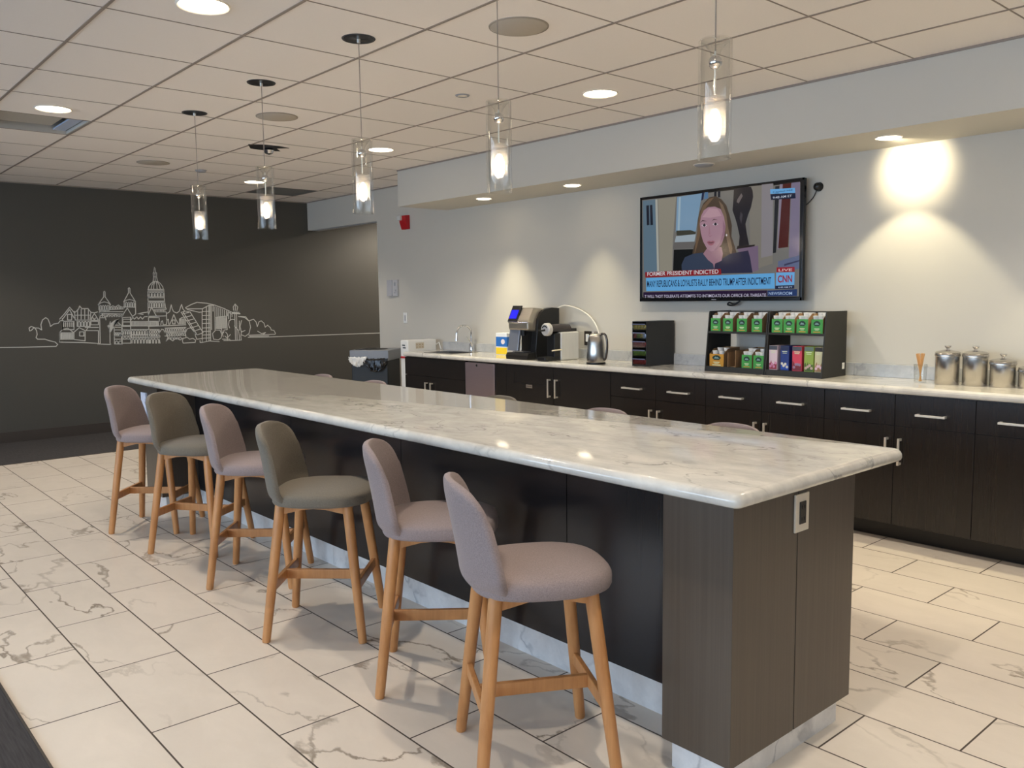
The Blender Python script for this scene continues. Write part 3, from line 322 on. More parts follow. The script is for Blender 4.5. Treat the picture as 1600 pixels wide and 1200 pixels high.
TVP=[((128,126,122),[(4.346,2.166),(3.004,2.156),(2.996,1.411),(4.34,1.416)]),((105,130,148),[(4.339,2.16),(4.212,2.159),(4.188,1.602),(4.326,1.6)]),((30,35,50),[(4.305,2.121),(4.278,2.121),(4.273,1.97),(4.298,1.97)]),((30,35,50),[(4.269,2.121),(4.245,2.121),(4.237,1.968),(4.263,1.968)]),((190,190,180),[(4.216,2.159),(4.195,2.158),(4.175,1.612),(4.195,1.61)]),((160,155,140),[(4.189,2.159),(4.018,2.159),(4.047,1.821),(4.051,1.608),(4.169,1.609)]),((135,170,200),[(4.009,2.158),(3.785,2.163),(3.836,1.893),(4.02,1.9)]),((175,200,215),[(3.993,2.153),(3.974,2.154),(3.984,1.903),(4.003,1.904)]),((30,45,80),[(3.785,2.167),(3.765,2.167),(3.773,2.118),(3.79,2.11)]),((90,130,170),[(3.761,2.167),(3.732,2.166),(3.731,2.123),(3.767,2.117)]),((20,25,40),[(3.679,2.165),(3.659,2.164),(3.659,2.126),(3.679,2.126)]),((20,25,40),[(3.648,2.165),(3.627,2.165),(3.627,2.118),(3.647,2.12)]),((70,70,60),[(4.016,1.91),(3.885,1.906),(3.836,1.888),(3.848,1.859),(4.009,1.874)]),((175,190,200),[(4.016,1.87),(3.836,1.873),(3.847,1.82),(4.028,1.825)]),((115,112,110),[(4.034,1.825),(3.835,1.819),(3.847,1.77),(4.046,1.775)]),((22,24,24),[(4.036,1.77),(3.859,1.766),(3.881,1.602),(4.042,1.602)]),((140,135,125),[(3.393,2.17),(3.203,2.168),(3.197,1.636),(3.318,1.604),(3.375,1.755)]),((38,34,40),[(3.514,2.164),(3.448,2.171),(3.377,2.167),(3.363,2.139),(3.358,2.097),(3.374,2.025),(3.395,1.98),(3.416,1.917),(3.404,1.851),(3.384,1.77),(3.468,1.768),(3.462,1.835),(3.482,1.912),(3.499,1.961),(3.523,2.019),(3.518,2.085)]),((120,110,110),[(3.485,2.091),(3.453,2.13),(3.441,2.11),(3.473,2.062),(3.49,2.073)]),((75,70,75),[(3.456,2.004),(3.439,1.984),(3.449,1.919),(3.464,1.958)]),((45,38,38),[(3.479,1.768),(3.337,1.77),(3.342,1.749),(3.485,1.747)]),((130,110,135),[(3.479,1.747),(3.312,1.761),(3.305,1.594),(3.371,1.577),(3.451,1.703)]),((150,145,150),[(3.292,2.173),(3.205,2.171),(3.198,1.691),(3.287,1.677)]),((35,35,40),[(3.188,2.149),(3.157,2.15),(3.173,1.708),(3.196,1.705)]),((150,140,160),[(3.154,2.159),(3.132,2.158),(3.138,1.743),(3.163,1.726)]),((82,28,22),[(3.132,2.158),(3.07,2.16),(3.082,1.74),(3.157,1.735)]),((135,125,150),[(3.068,2.16),(3.006,2.159),(3.001,1.682),(3.076,1.668)]),((105,115,150),[(3.156,1.648),(2.999,1.682),(2.999,1.593),(3.155,1.584)]),((60,60,95),[(3.11,1.628),(2.998,1.651),(2.998,1.642),(3.109,1.615)]),((84,69,56),[(3.72,2.127),(3.667,2.131),(3.615,2.103),(3.574,2.057),(3.545,1.983),(3.526,1.915),(3.529,1.84),(3.502,1.772),(3.478,1.704),(3.483,1.638),(3.539,1.621),(3.596,1.642),(3.609,1.71),(3.773,1.717),(3.785,1.659),(3.833,1.646),(3.868,1.692),(3.859,1.761),(3.835,1.819),(3.821,1.897),(3.819,1.975),(3.801,2.033),(3.772,2.089)]),((122,98,76),[(3.719,2.118),(3.679,2.123),(3.742,2.066),(3.789,1.983),(3.799,1.856),(3.828,1.769),(3.846,1.721),(3.835,1.819),(3.818,1.897),(3.81,1.984),(3.778,2.07)]),((132,110,90),[(3.638,2.096),(3.603,2.064),(3.573,1.995),(3.561,1.918),(3.542,1.84),(3.518,1.753),(3.529,1.687),(3.558,1.784),(3.587,1.9),(3.602,1.997)]),((60,72,95),[(3.963,1.655),(3.932,1.709),(3.858,1.731),(3.768,1.737),(3.713,1.68),(3.666,1.654),(3.608,1.676),(3.54,1.716),(3.391,1.733),(3.373,1.68),(3.352,1.577),(3.956,1.585)]),((50,50,75),[(3.666,1.654),(3.54,1.716),(3.391,1.733),(3.373,1.68),(3.352,1.577),(3.665,1.581)]),((170,130,145),[(3.768,1.727),(3.727,1.774),(3.61,1.768),(3.597,1.719),(3.608,1.671),(3.664,1.652),(3.671,1.615),(3.68,1.65),(3.725,1.681)]),((184,144,160),[(3.73,2.058),(3.672,2.058),(3.62,2.035),(3.592,1.977),(3.578,1.909),(3.586,1.843),(3.61,1.787),(3.65,1.75),(3.697,1.741),(3.732,1.759),(3.769,1.815),(3.79,1.875),(3.8,1.945),(3.789,2.002),(3.766,2.039)]),((204,164,176),[(3.719,2.05),(3.648,2.039),(3.613,1.988),(3.718,1.982),(3.777,1.992)]),((160,120,138),[(3.601,1.959),(3.578,1.909),(3.586,1.843),(3.61,1.787),(3.65,1.75),(3.673,1.747),(3.627,1.798),(3.6,1.873)]),((70,50,50),[(3.798,1.952),(3.777,1.97),(3.735,1.959),(3.777,1.962)]),((230,215,225),[(3.786,1.932),(3.762,1.944),(3.736,1.929),(3.762,1.919)]),((40,35,45),[(3.775,1.933),(3.761,1.946),(3.746,1.931),(3.761,1.92)]),((70,50,50),[(3.696,1.954),(3.68,1.972),(3.644,1.962),(3.68,1.965)]),((230,215,225),[(3.689,1.933),(3.666,1.945),(3.64,1.93),(3.665,1.921)]),((40,35,45),[(3.678,1.934),(3.664,1.946),(3.65,1.932),(3.664,1.921)]),((165,115,130),[(3.728,1.862),(3.71,1.851),(3.686,1.859),(3.71,1.845)]),((175,130,145),[(3.717,1.939),(3.707,1.865),(3.722,1.859)]),((170,105,122),[(3.737,1.811),(3.715,1.818),(3.701,1.813),(3.685,1.817),(3.666,1.809),(3.68,1.789),(3.701,1.782),(3.722,1.791)]),((90,55,65),[(3.732,1.809),(3.701,1.805),(3.671,1.808),(3.684,1.801),(3.701,1.799),(3.717,1.802)]),((230,220,225),[(3.574,1.857),(3.563,1.856),(3.563,1.842),(3.574,1.842)]),((150,35,45),[(4.312,1.611),(3.613,1.613),(3.607,1.573),(4.309,1.569)]),((110,188,248),[(4.302,1.565),(3.18,1.57),(3.176,1.466),(4.299,1.463)]),((45,28,60),[(4.329,1.456),(3.235,1.455),(3.234,1.416),(4.329,1.418)]),((28,55,110),[(3.232,1.453),(3.01,1.459),(3.009,1.414),(3.231,1.414)]),((165,35,50),[(3.165,1.608),(3.031,1.607),(3.03,1.574),(3.165,1.575)]),((120,190,250),[(3.168,1.573),(3.03,1.572),(3.03,1.488),(3.168,1.485)]),((25,40,75),[(3.173,1.484),(3.031,1.486),(3.03,1.463),(3.173,1.461)]),((115,190,250),[(3.225,2.134),(3.041,2.124),(3.038,2.092),(3.223,2.103)]),((18,30,60),[(3.223,2.101),(3.037,2.09),(3.034,2.056),(3.217,2.062)])]
TVT=[('FORMER PRESIDENT INDICTED', (240, 235, 240), (4.289, 1.58), (3.633, 1.606)), ('MANY REPUBLICANS & LOYALISTS RALLY BEHIND TRUMP AFTER INDICTMENT', (20, 30, 60), (4.291, 1.494), (3.205, 1.535)), ('T WILL "NOT TOLERATE ATTEMPTS TO INTIMIDATE OUR OFFICE OR THREATE', (215, 210, 235), (4.314, 1.424), (3.242, 1.442)), ('NEWSROOM', (190, 215, 250), (3.221, 1.422), (3.045, 1.443)), ('LIVE', (245, 220, 225), (3.149, 1.58), (3.048, 1.597)), ('CNN', (170, 30, 50), (3.154, 1.505), (3.047, 1.554)), ('6:48 AM PT', (200, 215, 240), (3.149, 1.468), (3.044, 1.479)), ('Capitol Hill', (20, 40, 90), (3.204, 2.104), (3.059, 2.118)), ('9:48 AM ET', (225, 235, 250), (3.203, 2.068), (3.062, 2.083))]
# ------------------------------------------------------------------ ceiling fixtures
M_lens = mat('lamp_lens', (255, 244, 225), 0.5, emit=(255, 236, 205), power=14)
M_ring = mat('white_trim_ring', (235, 228, 215), 0.4)
M_hole = mat('black_recess', (14, 14, 16), 0.5)
def ring_prof(r, dz=0.006): return [(r * 0.88, 0.02), (r * 0.9, -dz * .4), (r * 0.95, -dz), (r, -dz * .3), (r, 0.0)]
def downlight(x, y, z, r, label, power, group, lens=M_lens, spot=122, lit=True):
    t = thing('ceiling_downlight', label, 'ceiling light', (x, y, z), 0, group)
    MB().lathe(ring_prof(r)).build('trim_ring', M_ring, t, 40)
    MB().lathe([(0, -0.002), (r * 0.6, -0.004), (r * 0.9, -0.001), (r * .9, 0.012)]).build('lens', lens, t, 40)
    l = lamp('downlight_lamp', 'SPOT', (x, y, z - 0.012), power, WARM, spot_size=math.radians(spot), spot_blend=0.5, shadow_soft_size=0.03)
    return t
names = ['large round ceiling light above the camera side of the island', 'large glowing round ceiling light at the top edge of the photo', 'small glowing ceiling light beside the recessed slot at the left', 'ceiling light near the far dark wall at the left',
         'ceiling light above the near floor right of the island', 'glowing ceiling light between the two nearest glass pendants', 'glowing ceiling light right of the middle glass pendant', 'glowing ceiling light behind the second farthest pendant']
for i, (x, y) in enumerate(DOWN):
    downlight(x, y, ZC, 0.11, names[i] if i < 8 else 'round ceiling light outside the photo, %s' % ['window side, nearest row', 'window side, second row', 'window side, third row', 'window side, farthest row', 'behind the camera in line with the stools', 'behind the camera in line with the aisle'][i - 8], 70 if x > 0 else 25, 'round ceiling downlights')
sn = ['glowing soffit light above the right end of the counter, right of the television', 'glowing soffit light above the kettle, left of the television', 'small glowing soffit light at the left end of the soffit', 'soffit light past the right edge of the photo']
for i, (x, y) in enumerate(SOFF):
    t = thing('soffit_spotlight', sn[i], 'ceiling light', (x, y, 2.313), 0, 'lights under the soffit')
    MB().lathe(ring_prof(0.075)).build('trim_ring', M_ring, t, 40)
    MB().lathe([(0, -0.012), (0.05, -0.010), (0.062, 0.0)]).build('lens', M_lens, t, 40)
    near = i in (0, 3)
    l = lamp('soffit_lamp', 'SPOT', (x, y, 2.295), 46 if near else (66 if i == 2 else 42), (1.0, 0.88, 0.60), spot_size=math.radians(79 if near else 66), spot_blend=0.3 if near else 0.9, shadow_soft_size=0.02)
    aim(l, (x + .12, y, 1.0))
    if i in (0, 3):
        l = lamp('soffit_lamp_tilted', 'SPOT', (x, y, 2.290), 34, (1.0, 0.86, 0.58), spot_size=math.radians(80), spot_blend=1.0, shadow_soft_size=0.02)
        aim(l, (XW, y + .0, 2.185))
t = thing('soffit_grille', 'small flush grey grille on the soffit underside above the television', 'grille', (4.88, 3.56, 2.313))
MB().lathe([(0, -0.012), (0.055, -0.012), (0.065, -0.004), (0.065, 0.0)]).build('cover', M_gplast, t, 40)
MB().lathe([(0.066, -0.003), (0.072, -0.003), (0.072, 0.0)]).build('rim', M_ring, t, 40)
for (x, y, lab) in [(2.68, 2.985, 'round grey ceiling speaker nearest, between the right two pendants'), (2.68, 5.43, 'round grey ceiling speaker behind the cord of the second farthest pendant'), (2.68, 7.86, 'farthest round grey ceiling speaker, near the dark wall')]:
    t = thing('ceiling_speaker', lab, 'speaker', (x, y, ZC), 0, 'round ceiling speakers')
    MB().lathe([(0, -0.006), (0.126, -0.006), (0.130, -0.004)], seg=48).build('grille', M_speaker, t, 40)
    MB().lathe([(0.130, -0.005), (0.137, -0.004), (0.138, 0.0)], seg=48).build('rim', mat('speaker_rim', (150, 142, 130), .6), t, 40)
t = thing('sprinkler_cover', 'small round sprinkler cover on the ceiling near the middle of the room', 'sprinkler', (3.29, 4.185, ZC), 0)
MB().lathe([(0.030, -0.006), (0.040, -0.006), (0.045, 0.0)]).build('rim', M_gplast, t, 40)
MB().lathe([(0, -0.004), (0.03, -0.004)]).build('cap', M_ring, t, 40)
t = thing('smoke_detector', 'small dark round detector on the ceiling above the farthest pendant', 'detector', (3.18, 8.05, ZC), 0)
MB().lathe([(0, -0.02), (0.04, -0.018), (0.055, 0.0)]).build('body', M_gplast, t, 40)
# gimbal in a dark opening behind the second farthest pendant
t = thing('ceiling_projector_mount', 'metal lamp head in a dark ceiling opening behind a pendant cord', 'ceiling fitting', (3.13, 6.57, ZC), 0)
MB().prism([(-.17, -.06), (-.06, -.12), (.06, -.13), (.16, -.10), (.09, -.02), (.17, .08), (.05, .11), (-.08, .10)], 'XY', -0.003, 0.001).build('opening', M_hole, t)
MB().lathe([(0, -0.055), (0.03, -0.045), (0.042, -0.02), (0.03, 0.0)], c=(.03, 0, 0)).build('lamp_head', M_chrome, t, 40)
MB().tube([(.03, .0, -.01), (.08, .04, -.02)], .008).build('bracket', M_nickel, t)
# two recessed ceiling slots
for k, (x0, x1, y0, y1) in enumerate(hole_cells):
    t = thing('ceiling_air_vent', ['open recessed air vent with pale metal side at the left ceiling edge', 'dark square air vent in the ceiling by the far wall corner'][k], 'vent', ((x0 + x1) / 2, (y0 + y1) / 2, ZC), 0)
    hx, hy = (x1 - x0) / 2 - .008, (y1 - y0) / 2 - .006
    c = mat('vent_housing', (186, 180, 170), .5) if k == 0 else mat('vent_dark', (104, 102, 96), .6)
    m = MB(); m.box(-hx, hx, hy - .01, hy, 0, .16); m.box(-hx, hx, -hy, -hy + .01, 0, .16); m.box(-hx, -hx + .01, -hy, hy, 0, .16); m.box(hx - .01, hx, -hy, hy, 0, .16); m.box(-hx, hx, -hy, hy, .15, .16)
    m.build('housing', c, t)
    if k == 0:
        MB().box(-hx + .01, hx - .13, -hy + .1, hy - .12, .03, .05, .004).build('baffle', mat('vent_pale', (180, 176, 168), .5), t)
        MB().box(-hx + .02, hx - .02, hy - .08, hy - .02, .10, .12).build('duct_opening', M_hole, t)
        MB().box(hx - .1, hx - .02, -hy + .02, hy - .02, .02, .03).build('side_flange', mat('vent_flange', (170, 182, 205), .4), t)
    else:
        m = MB()
        for i in range(9): m.box(-hx + .01, hx - .01, -hy + .03 + i * .062, -hy + .04 + i * .062, .004, .03)
        m.build('louvres', mat('vent_dark2', (116, 114, 108), .6), t)

# ------------------------------------------------------------------ pendants over the island
M_bulb = mat('bulb_glow', (255, 240, 220), 0.5, emit=(255, 226, 190), power=45)
def frosted():
    m = bpy.data.materials.new('frosted_inner_glass'); m.use_nodes = True; N, L = nodes(m); N.remove(N['Principled BSDF']); out = [n for n in N if n.type == 'OUTPUT_MATERIAL'][0]
    t = N.new('ShaderNodeBsdfTransparent'); tr = N.new('ShaderNodeBsdfTranslucent'); g = N.new('ShaderNodeBsdfGlossy'); g.inputs['Roughness'].default_value = .15
    a = N.new('ShaderNodeMixShader'); a.inputs[0].default_value = .07; L(t.outputs[0], a.inputs[1]); L(tr.outputs[0], a.inputs[2])
    b = N.new('ShaderNodeMixShader'); b.inputs[0].default_value = .15; L(a.outputs[0], b.inputs[1]); L(g.outputs[0], b.inputs[2]); L(b.outputs[0], out.inputs[0]); return m
M_frost = frosted()
def make_pendant():
    t = thing('pendant_light', 'clear glass tube pendant', 'pendant light', (2.21, 0, ZC), 0, 'glass pendants in a row over the island')
    zb, zt = 1.838 - ZC, 2.187 - ZC
    can = MB().lathe([(0.0, 0.002), (0.012, -.004), (0.064, -.003), (0.070, -.003), (.072, 0.0)], seg=40).build('canopy', mat('canopy_black', (22, 24, 30), .3), t, 30)
    MB().lathe([(.072, -.002), (.078, -.003), (.080, 0)], seg=40).build('canopy_rim', mat('canopy_rim', (60, 62, 66), .4), can, 30)
    MB().lathe([(0, -.022), (.008, -.02), (.009, -.002)]).build('cord_grip', M_nickel, can, 30)
    MB().tube([(0, 0, -.015), (0, 0, zt - .03)], .0022, 8).build('cord', mat('grey_cord', (150, 138, 126), .5), t)
    MB().lathe([(.043, zb), (.050, zb), (.050, zt), (.0465, zt + .004), (.043, zt), (.043, zb)], seg=40).build('glass_shade', M_glass, t, 50)
    top = MB().lathe([(.006, zt - .008), (.012, zt - .010), (.035, zt - .002), (.043, zt + .001), (.043, zt - .003), (.034, zt - .009), (.017, zt - .03), (.014, zt - .045)], seg=32).build('glass_collar', M_glass, t, 50)
    MB().lathe([(0, .021), (.010, .0185), (.018, .011), (.021, 0), (.018, -.011), (.010, -.0185), (0, -.021)], c=(0, 0, 2.125 - ZC)).build('chrome_ball', M_chrome, t, 60)
    MB().tube([(0, 0, zt - .03), (0, 0, 2.03 - ZC)], .0035, 8).build('rod', M_nickel, t)
    inner = MB().lathe([(.031, 1.905 - ZC), (.033, 1.905 - ZC), (.033, 2.02 - ZC), (.029, 2.022 - ZC), (.004, 2.024 - ZC)], seg=32).build('inner_glass', M_frost, t, 50)
    b = MB().lathe([(0, -.034), (.012, -.03), (.019, -.012), (.019, .008), (.012, .026), (.006, .034)], c=(0, 0, 1.952 - ZC)).build('bulb', M_bulb, t, 60)
    return t
pend = make_pendant()
pl = ['nearest glass tube pendant, large at the upper right before the soffit', 'second nearest glass tube pendant, left of the television', 'middle glass tube pendant of the row of five', 'second farthest glass tube pendant, in front of the dark wall', 'farthest glass tube pendant, leftmost in front of the dark wall']
for i, y in enumerate([1.575, 2.585, 3.60, 4.655, 5.655]):
    if i == 0: pend.location = (2.21, y, ZC); pend['label'] = pl[0]
    else: dup(pend, (2.21, y, ZC), .4 * i, pl[i])
    lamp('pendant_lamp', 'POINT', (2.21, y, 1.93), 3.2, (1, .82, .62), shadow_soft_size=.02)

# ------------------------------------------------------------------ island
isl = thing('kitchen_island', 'long dark wood island with marble base under the stone top', 'kitchen island', (2.26, 3.7, 0))
ix, iy = -2.26, -3.7
def I(m, name, mt, par=isl): return m.mv((ix, iy, 0)).build(name, mt, par)
def end_pillar(y0, y1, seam_y, bs, out):
    I(MB().box(1.937, 2.268, y0, y1, .095, .862, .0015), 'end_panel', M_isl_lit)
    I(MB().box(2.272, 2.618, y0, y1, .095, .862, .0015), 'end_panel', M_isl_lit)
    I(MB().box(2.266, 2.274, y0 + .006, y1 - .006, .1, .86), 'joint_strip', M_black)
    I(MB().box(1.968, 2.592, bs[0], bs[1], 0, .097, .001), 'marble_base', M_basetile)
end_pillar(1.303, 1.545, 1.303, (1.333, 1.53), 0)
end_pillar(5.85, 6.15, 6.15, (5.87, 6.12), 0)
PX0, PX1 = 2.19, 2.36
for a, b in [(1.545, 2.198), (2.202, 3.297), (3.301, 4.412), (4.416, 5.85)]:
    I(MB().box(PX0, PX0 + .02, a, b, .115, .862), 'side_panel', M_panel)
    I(MB().box(PX1 - .02, PX1, a, b, .115, .862), 'side_panel', M_panel)
I(MB().box(PX0 + .018, PX1 - .018, 1.545, 5.85, 0, .860), 'core', M_black)
y = 1.545; k = 0
while y < 5.84:
    y2 = min(y + .61, 5.85)
    I(MB().box(PX0 + .006, PX0 + .018, y, y2 - .002, 0, .115, .0008), 'marble_base', M_basetile); y = y2
I(MB().box(PX1 - .018, PX1 - .006, 1.545, 5.85, 0, .115), 'marble_base', M_basetile)
# slab with a full rounded edge
def slab(x0, x1, y0, y1, z0, z1, r, cr):
    pts = []; n = 6
    for cx, cy, a0 in ((x1 - cr, y1 - cr, 0), (x0 + cr, y1 - cr, 90), (x0 + cr, y0 + cr, 180), (x1 - cr, y0 + cr, 270)):
        for i in range(n + 1):
            a = math.radians(a0 + 90 * i / n); pts.append((cx, cy, math.cos(a), math.sin(a)))
    m = MB(); rings = []; h = (z1 - z0) / 2
    prof = [(-.022, z0), (-.010, z0), (-.003, z0 + .005), (0, z0 + .014), (-.001, z0 + .024), (-.006, z0 + .033), (-.013, z1 - .002), (-.022, z1)]
    for d, z in prof: rings.append([m.bm.verts.new((cx + (cr + d) * c, cy + (cr + d) * s_, z)) for cx, cy, c, s_ in pts])
    N_ = len(pts)
    for A, B in zip(rings, rings[1:]):
        for i in range(N_): m.bm.faces.new((A[i], A[(i + 1) % N_], B[(i + 1) % N_], B[i]))
    m.bm.faces.new(rings[0][::-1]); m.bm.faces.new(rings[-1])
    return m
o = slab(1.875, 2.855, 1.247, 6.28, .862, .903, .02, .032).build('island_countertop', M_carrara, None, 40)
tag(o, 'long white and grey veined marble top with rounded edge on the island', 'countertop')
# outlet at the island end
t = thing('power_outlet', 'white cover plate with dark socket on the near end of the island', 'outlet', (2.283, 1.303, .776))
MB().box(-.038, .038, -.007, 0, -.058, .058, .002).build('cover_plate', mat('almond_plastic', (214, 204, 186), .4), t)
f = MB().box(-.017, .017, -.010, -.006, -.034, .034, .001).build('socket_face', mat('brown_socket', (44, 38, 34), .4), t)
for s in (-.018, .018):
    m = MB(); m.box(-.008, -.006, -.0112, -.0098, s - .005, s + .005); m.box(.006, .008, -.0112, -.0098, s - .005, s + .005)
    m.build('socket_slots', M_black, f)
# notice on the far pillar
t = MB().box(1.925, 1.937, 6.05, 6.15, .60, .80, .001).build('paper_notice', marble('paper_print', (225, 228, 240), (120, 130, 165), 9, .05, .3, .6), None)
tag(t, 'white printed sheet on the far island end, seen behind the farthest stool', 'notice')

# ------------------------------------------------------------------ stools
def make_stool(fab):
    t = thing('counter_stool', 'counter stool', 'stool', (0, 0, 0), 0)
    # seat
    n = 40; m = MB(); rings = []
    def outl(a):
        c, s_ = math.cos(a), math.sin(a); e = 2 / 3.0
        x = math.copysign(abs(c) ** e, c); y = math.copysign(abs(s_) ** e, s_)
        wy = .212 - .018 * max(0, x) ** 2 - .010 * max(0, -x)
        return .015 + x * .215, y * wy
    prof = [(0, .569), (.6, .569), (.94, .569), (.982, .572), (.999, .580), (1.0, .596), (.994, .609), (.97, .618), (.92, .625), (.75, .633), (.4, .639), (0, .640)]
    for sc, z in prof:
        if sc == 0: rings.append([m.bm.verts.new((.015, 0, z))]); continue
        rings.append([m.bm.verts.new((.015 + (outl(2 * math.pi * k / n)[0] - .015) * sc, outl(2 * math.pi * k / n)[1] * sc, z)) for k in range(n)])
    for A, B in zip(rings, rings[1:]):
        for k in range(n):
            k2 = (k + 1) % n
            if len(A) == 1: m.bm.faces.new((A[0], B[k], B[k2]))
            elif len(B) == 1: m.bm.faces.new((A[k], A[k2], B[0]))
            else: m.bm.faces.new((A[k], A[k2], B[k2], B[k]))
    m.build('seat', fab, t, 80)
    # backrest shell
    nu, nv = 16, 16; m = MB(); inner = []; outer = []
    def wv(v):
        w_ = .150 + (.212 - .150) * min(1, v / .22) ** .6 if v < .22 else .212 - .040 * (v - .22) / .78
        if v > .80: w_ *= 1 - .24 * ((v - .80) / .20) ** 2.8
        return w_
    for j in range(nv + 1):
        v = j / nv; ri = []; ro = []
        for i in range(nu + 1):
            u = -1 + 2 * i / nu; au = abs(u)
            zz = .562 + .342 * v - .020 * au ** 3.5 * max(0, (v - .7) / .3) ** 2
            x = -.178 - .060 * v - .020 * (v - .5) ** 2 + (.078 - .018 * v) * (1 - .45 * (max(0, v - .65) / .35) ** 2) * au ** 2.2
            y_ = wv(v) * u
            th = .034 * (1 - .38 * au ** 4) * (1 - .25 * max(0, v - .85) / .15)
            if v < .12: x += .03 * (1 - v / .12)
            ri.append(m.bm.verts.new((x, y_ * .97, zz))); ro.append(m.bm.verts.new((x - th, y_ * 1.03, zz - .004)))
        inner.append(ri); outer.append(ro)
    for j in range(nv):
        for i in range(nu):
            m.bm.faces.new((inner[j][i], inner[j][i + 1], inner[j + 1][i + 1], inner[j + 1][i]))
            m.bm.faces.new((outer[j][i], outer[j + 1][i], outer[j + 1][i + 1], outer[j][i + 1]))
    for j in range(nv):
        m.bm.faces.new((inner[j][0], inner[j + 1][0], outer[j + 1][0], outer[j][0])); m.bm.faces.new((inner[j][nu], outer[j][nu], outer[j + 1][nu], inner[j + 1][nu]))
    for i in range(nu):
        m.bm.faces.new((inner[nv][i], inner[nv][i + 1], outer[nv][i + 1], outer[nv][i])); m.bm.faces.new((inner[0][i], outer[0][i], outer[0][i + 1], inner[0][i + 1]))
    b = m.build('backrest', fab, t, 80)
    me = b.data; cr = me.attributes.new('crease_edge', 'FLOAT', 'EDGE')
    for e in me.edges:                                   # keep the welted rim of the shell crisp
        rim = []
        for vi in e.vertices:
            q = vi // 2; j, i = None, None
            row = vi // (2 * (nu + 1)); col = (vi % (2 * (nu + 1))) // 2; side = vi % 2
            rim.append((side, row == 0, col in (0, nu) and row < nv * .7, row, col))
        a_, b_ = rim
        if a_[0] == b_[0] and ((a_[1] and b_[1] and a_[3] == b_[3]) or (a_[2] and b_[2] and a_[4] == b_[4])): cr.data[e.index].value = .35
    md = b.modifiers.new('s', 'SUBSURF'); md.levels = 1; md.render_levels = 1
    for sx in (-1, 1):
        for sy in (-1, 1):
            top = Vector((sx * .142, sy * .142, .572)); ft = Vector((sx * .205, sy * .205, .0))
            MB().tube([top, top.lerp(ft, .5), top.lerp(ft, .985), ft], [.0215, .0205, .0178, .0155], 16).build('leg', M_oak, t, 50)
    for s_ in (-1, 1):
        arch = [(-.137, .568), (-.137, .532), (-.10, .540), (-.05, .552), (0, .556), (.05, .552), (.10, .540), (.137, .532), (.137, .568)]
        MB().prism(arch, 'YZ', s_ * .141 - .009, s_ * .141 + .009).build('apron', M_oak, t)
        MB().prism(arch, 'XZ', s_ * .141 - .009, s_ * .141 + .009).build('apron', M_oak, t)
        MB().box(s_ * .178 - .009, s_ * .178 + .009, -.172, .172, .208, .250, .003).build('side_stretcher', M_oak, t)
    MB().box(-.171, .171, -.009, .009, .208, .250, .003).build('middle_stretcher', M_oak, t)
    return t
sm = make_stool(F_mauve); so = make_stool(F_olive)
ST = [(1.70, 1.855, -30, 0, 'nearest counter stool in mauve fabric, at the near end of the island'),
      (1.838, 2.538, -40, 0, 'second nearest counter stool in mauve fabric, partly behind the nearest one'),
      (1.76, 3.270, -44, 1, 'olive grey counter stool, fourth from the far end, before the second island seam'),
      (1.84, 4.093, -41, 0, 'mauve counter stool between the two olive grey stools'),
      (1.825, 4.853, -54, 1, 'olive grey counter stool next to the farthest one, back half under the top'),
      (1.79, 5.508, -43, 0, 'farthest counter stool on the near side, mauve, leftmost of the row')]
first = {0: sm, 1: so}; used = {0: False, 1: False}
for x, y, a, k, lab in ST:
    if not used[k]:
        r = first[k]; used[k] = True; r.location = (x, y, 0); r.rotation_euler = (0, 0, math.radians(a)); r['label'] = lab; r['group'] = 'counter stools along the seating side'
    else: dup(first[k], (x, y, 0), math.radians(a), lab, 'counter stools along the seating side')
for x, y, a, k, lab in [(2.705, 1.99, 178, 0, 'top of a stool back peeking over the island, nearest the camera'), (2.70, 2.67, 181, 0, 'top of a stool back peeking over the island below the tea rack side'),
                        (2.70, 3.44, 178, 1, 'top of a stool back peeking over the island below the kettle cabinet'), (2.70, 4.69, 181, 0, 'top of a stool back peeking over the island below the bins'),
                        (2.70, 5.38, 179, 0, 'farthest stool on the counter side, a speck above the island top')]:
    dup(first[k], (x, y, 0), math.radians(a), lab, 'stools tucked in on the counter side')

# ------------------------------------------------------------------ base cabinets
XD = 4.77
def vhandle(par, y, z0, z1, x=XD - .02):
    m = MB(); m.box(x - .034, x - .024, y - .006, y + .006, z0, z1, .0015); m.box(x - .026, x, y - .006, y + .006, z1 - .014, z1 - .002); m.box(x - .026, x, y - .006, y + .006, z0 + .002, z0 + .014)
    return m.build('handle', M_nickel, par)
def hhandle(par, y0, y1, z, x=XD - .02):
    m = MB(); m.box(x - .034, x - .024, y0, y1, z - .006, z + .006, .0015); m.box(x - .026, x, y0 + .002, y0 + .014, z - .006, z + .006); m.box(x - .026, x, y1 - .014, y1 - .002, z - .006, z + .006)
    return m.build('handle', M_nickel, par)
CABG = 'dark base cabinets along the wall'
def carcass(y0, y1, label, name='base_cabinet'):
    t = thing(name, label, 'cabinet', (0, 0, 0), 0, CABG)
    t.location = (5.0, (y0 + y1) / 2, 0)
    t['_o'] = 0; del t['_o']
    m = MB(); m.box(XD, XW - .004, y0 + .001, y1 - .001, .105, .858 if y0 < 6 else .735)
    if y0 > 6: m.box(XD, XD + .03, y0 + .001, y1 - .001, .735, .858); m.box(XD, XW - .004, y0 + .001, y0 + .02, .735, .858); m.box(XD, XW - .004, y1 - .02, y1 - .001, .735, .858)
    m.mv((-5.0, -(y0 + y1) / 2, 0)).build('body', M_dark, t)
    MB().box(4.852, 4.868, y0, y1, 0, .105).mv((-5.0, -(y0 + y1) / 2, 0)).build('toe_kick', M_black, t)
    return t, (y0 + y1) / 2
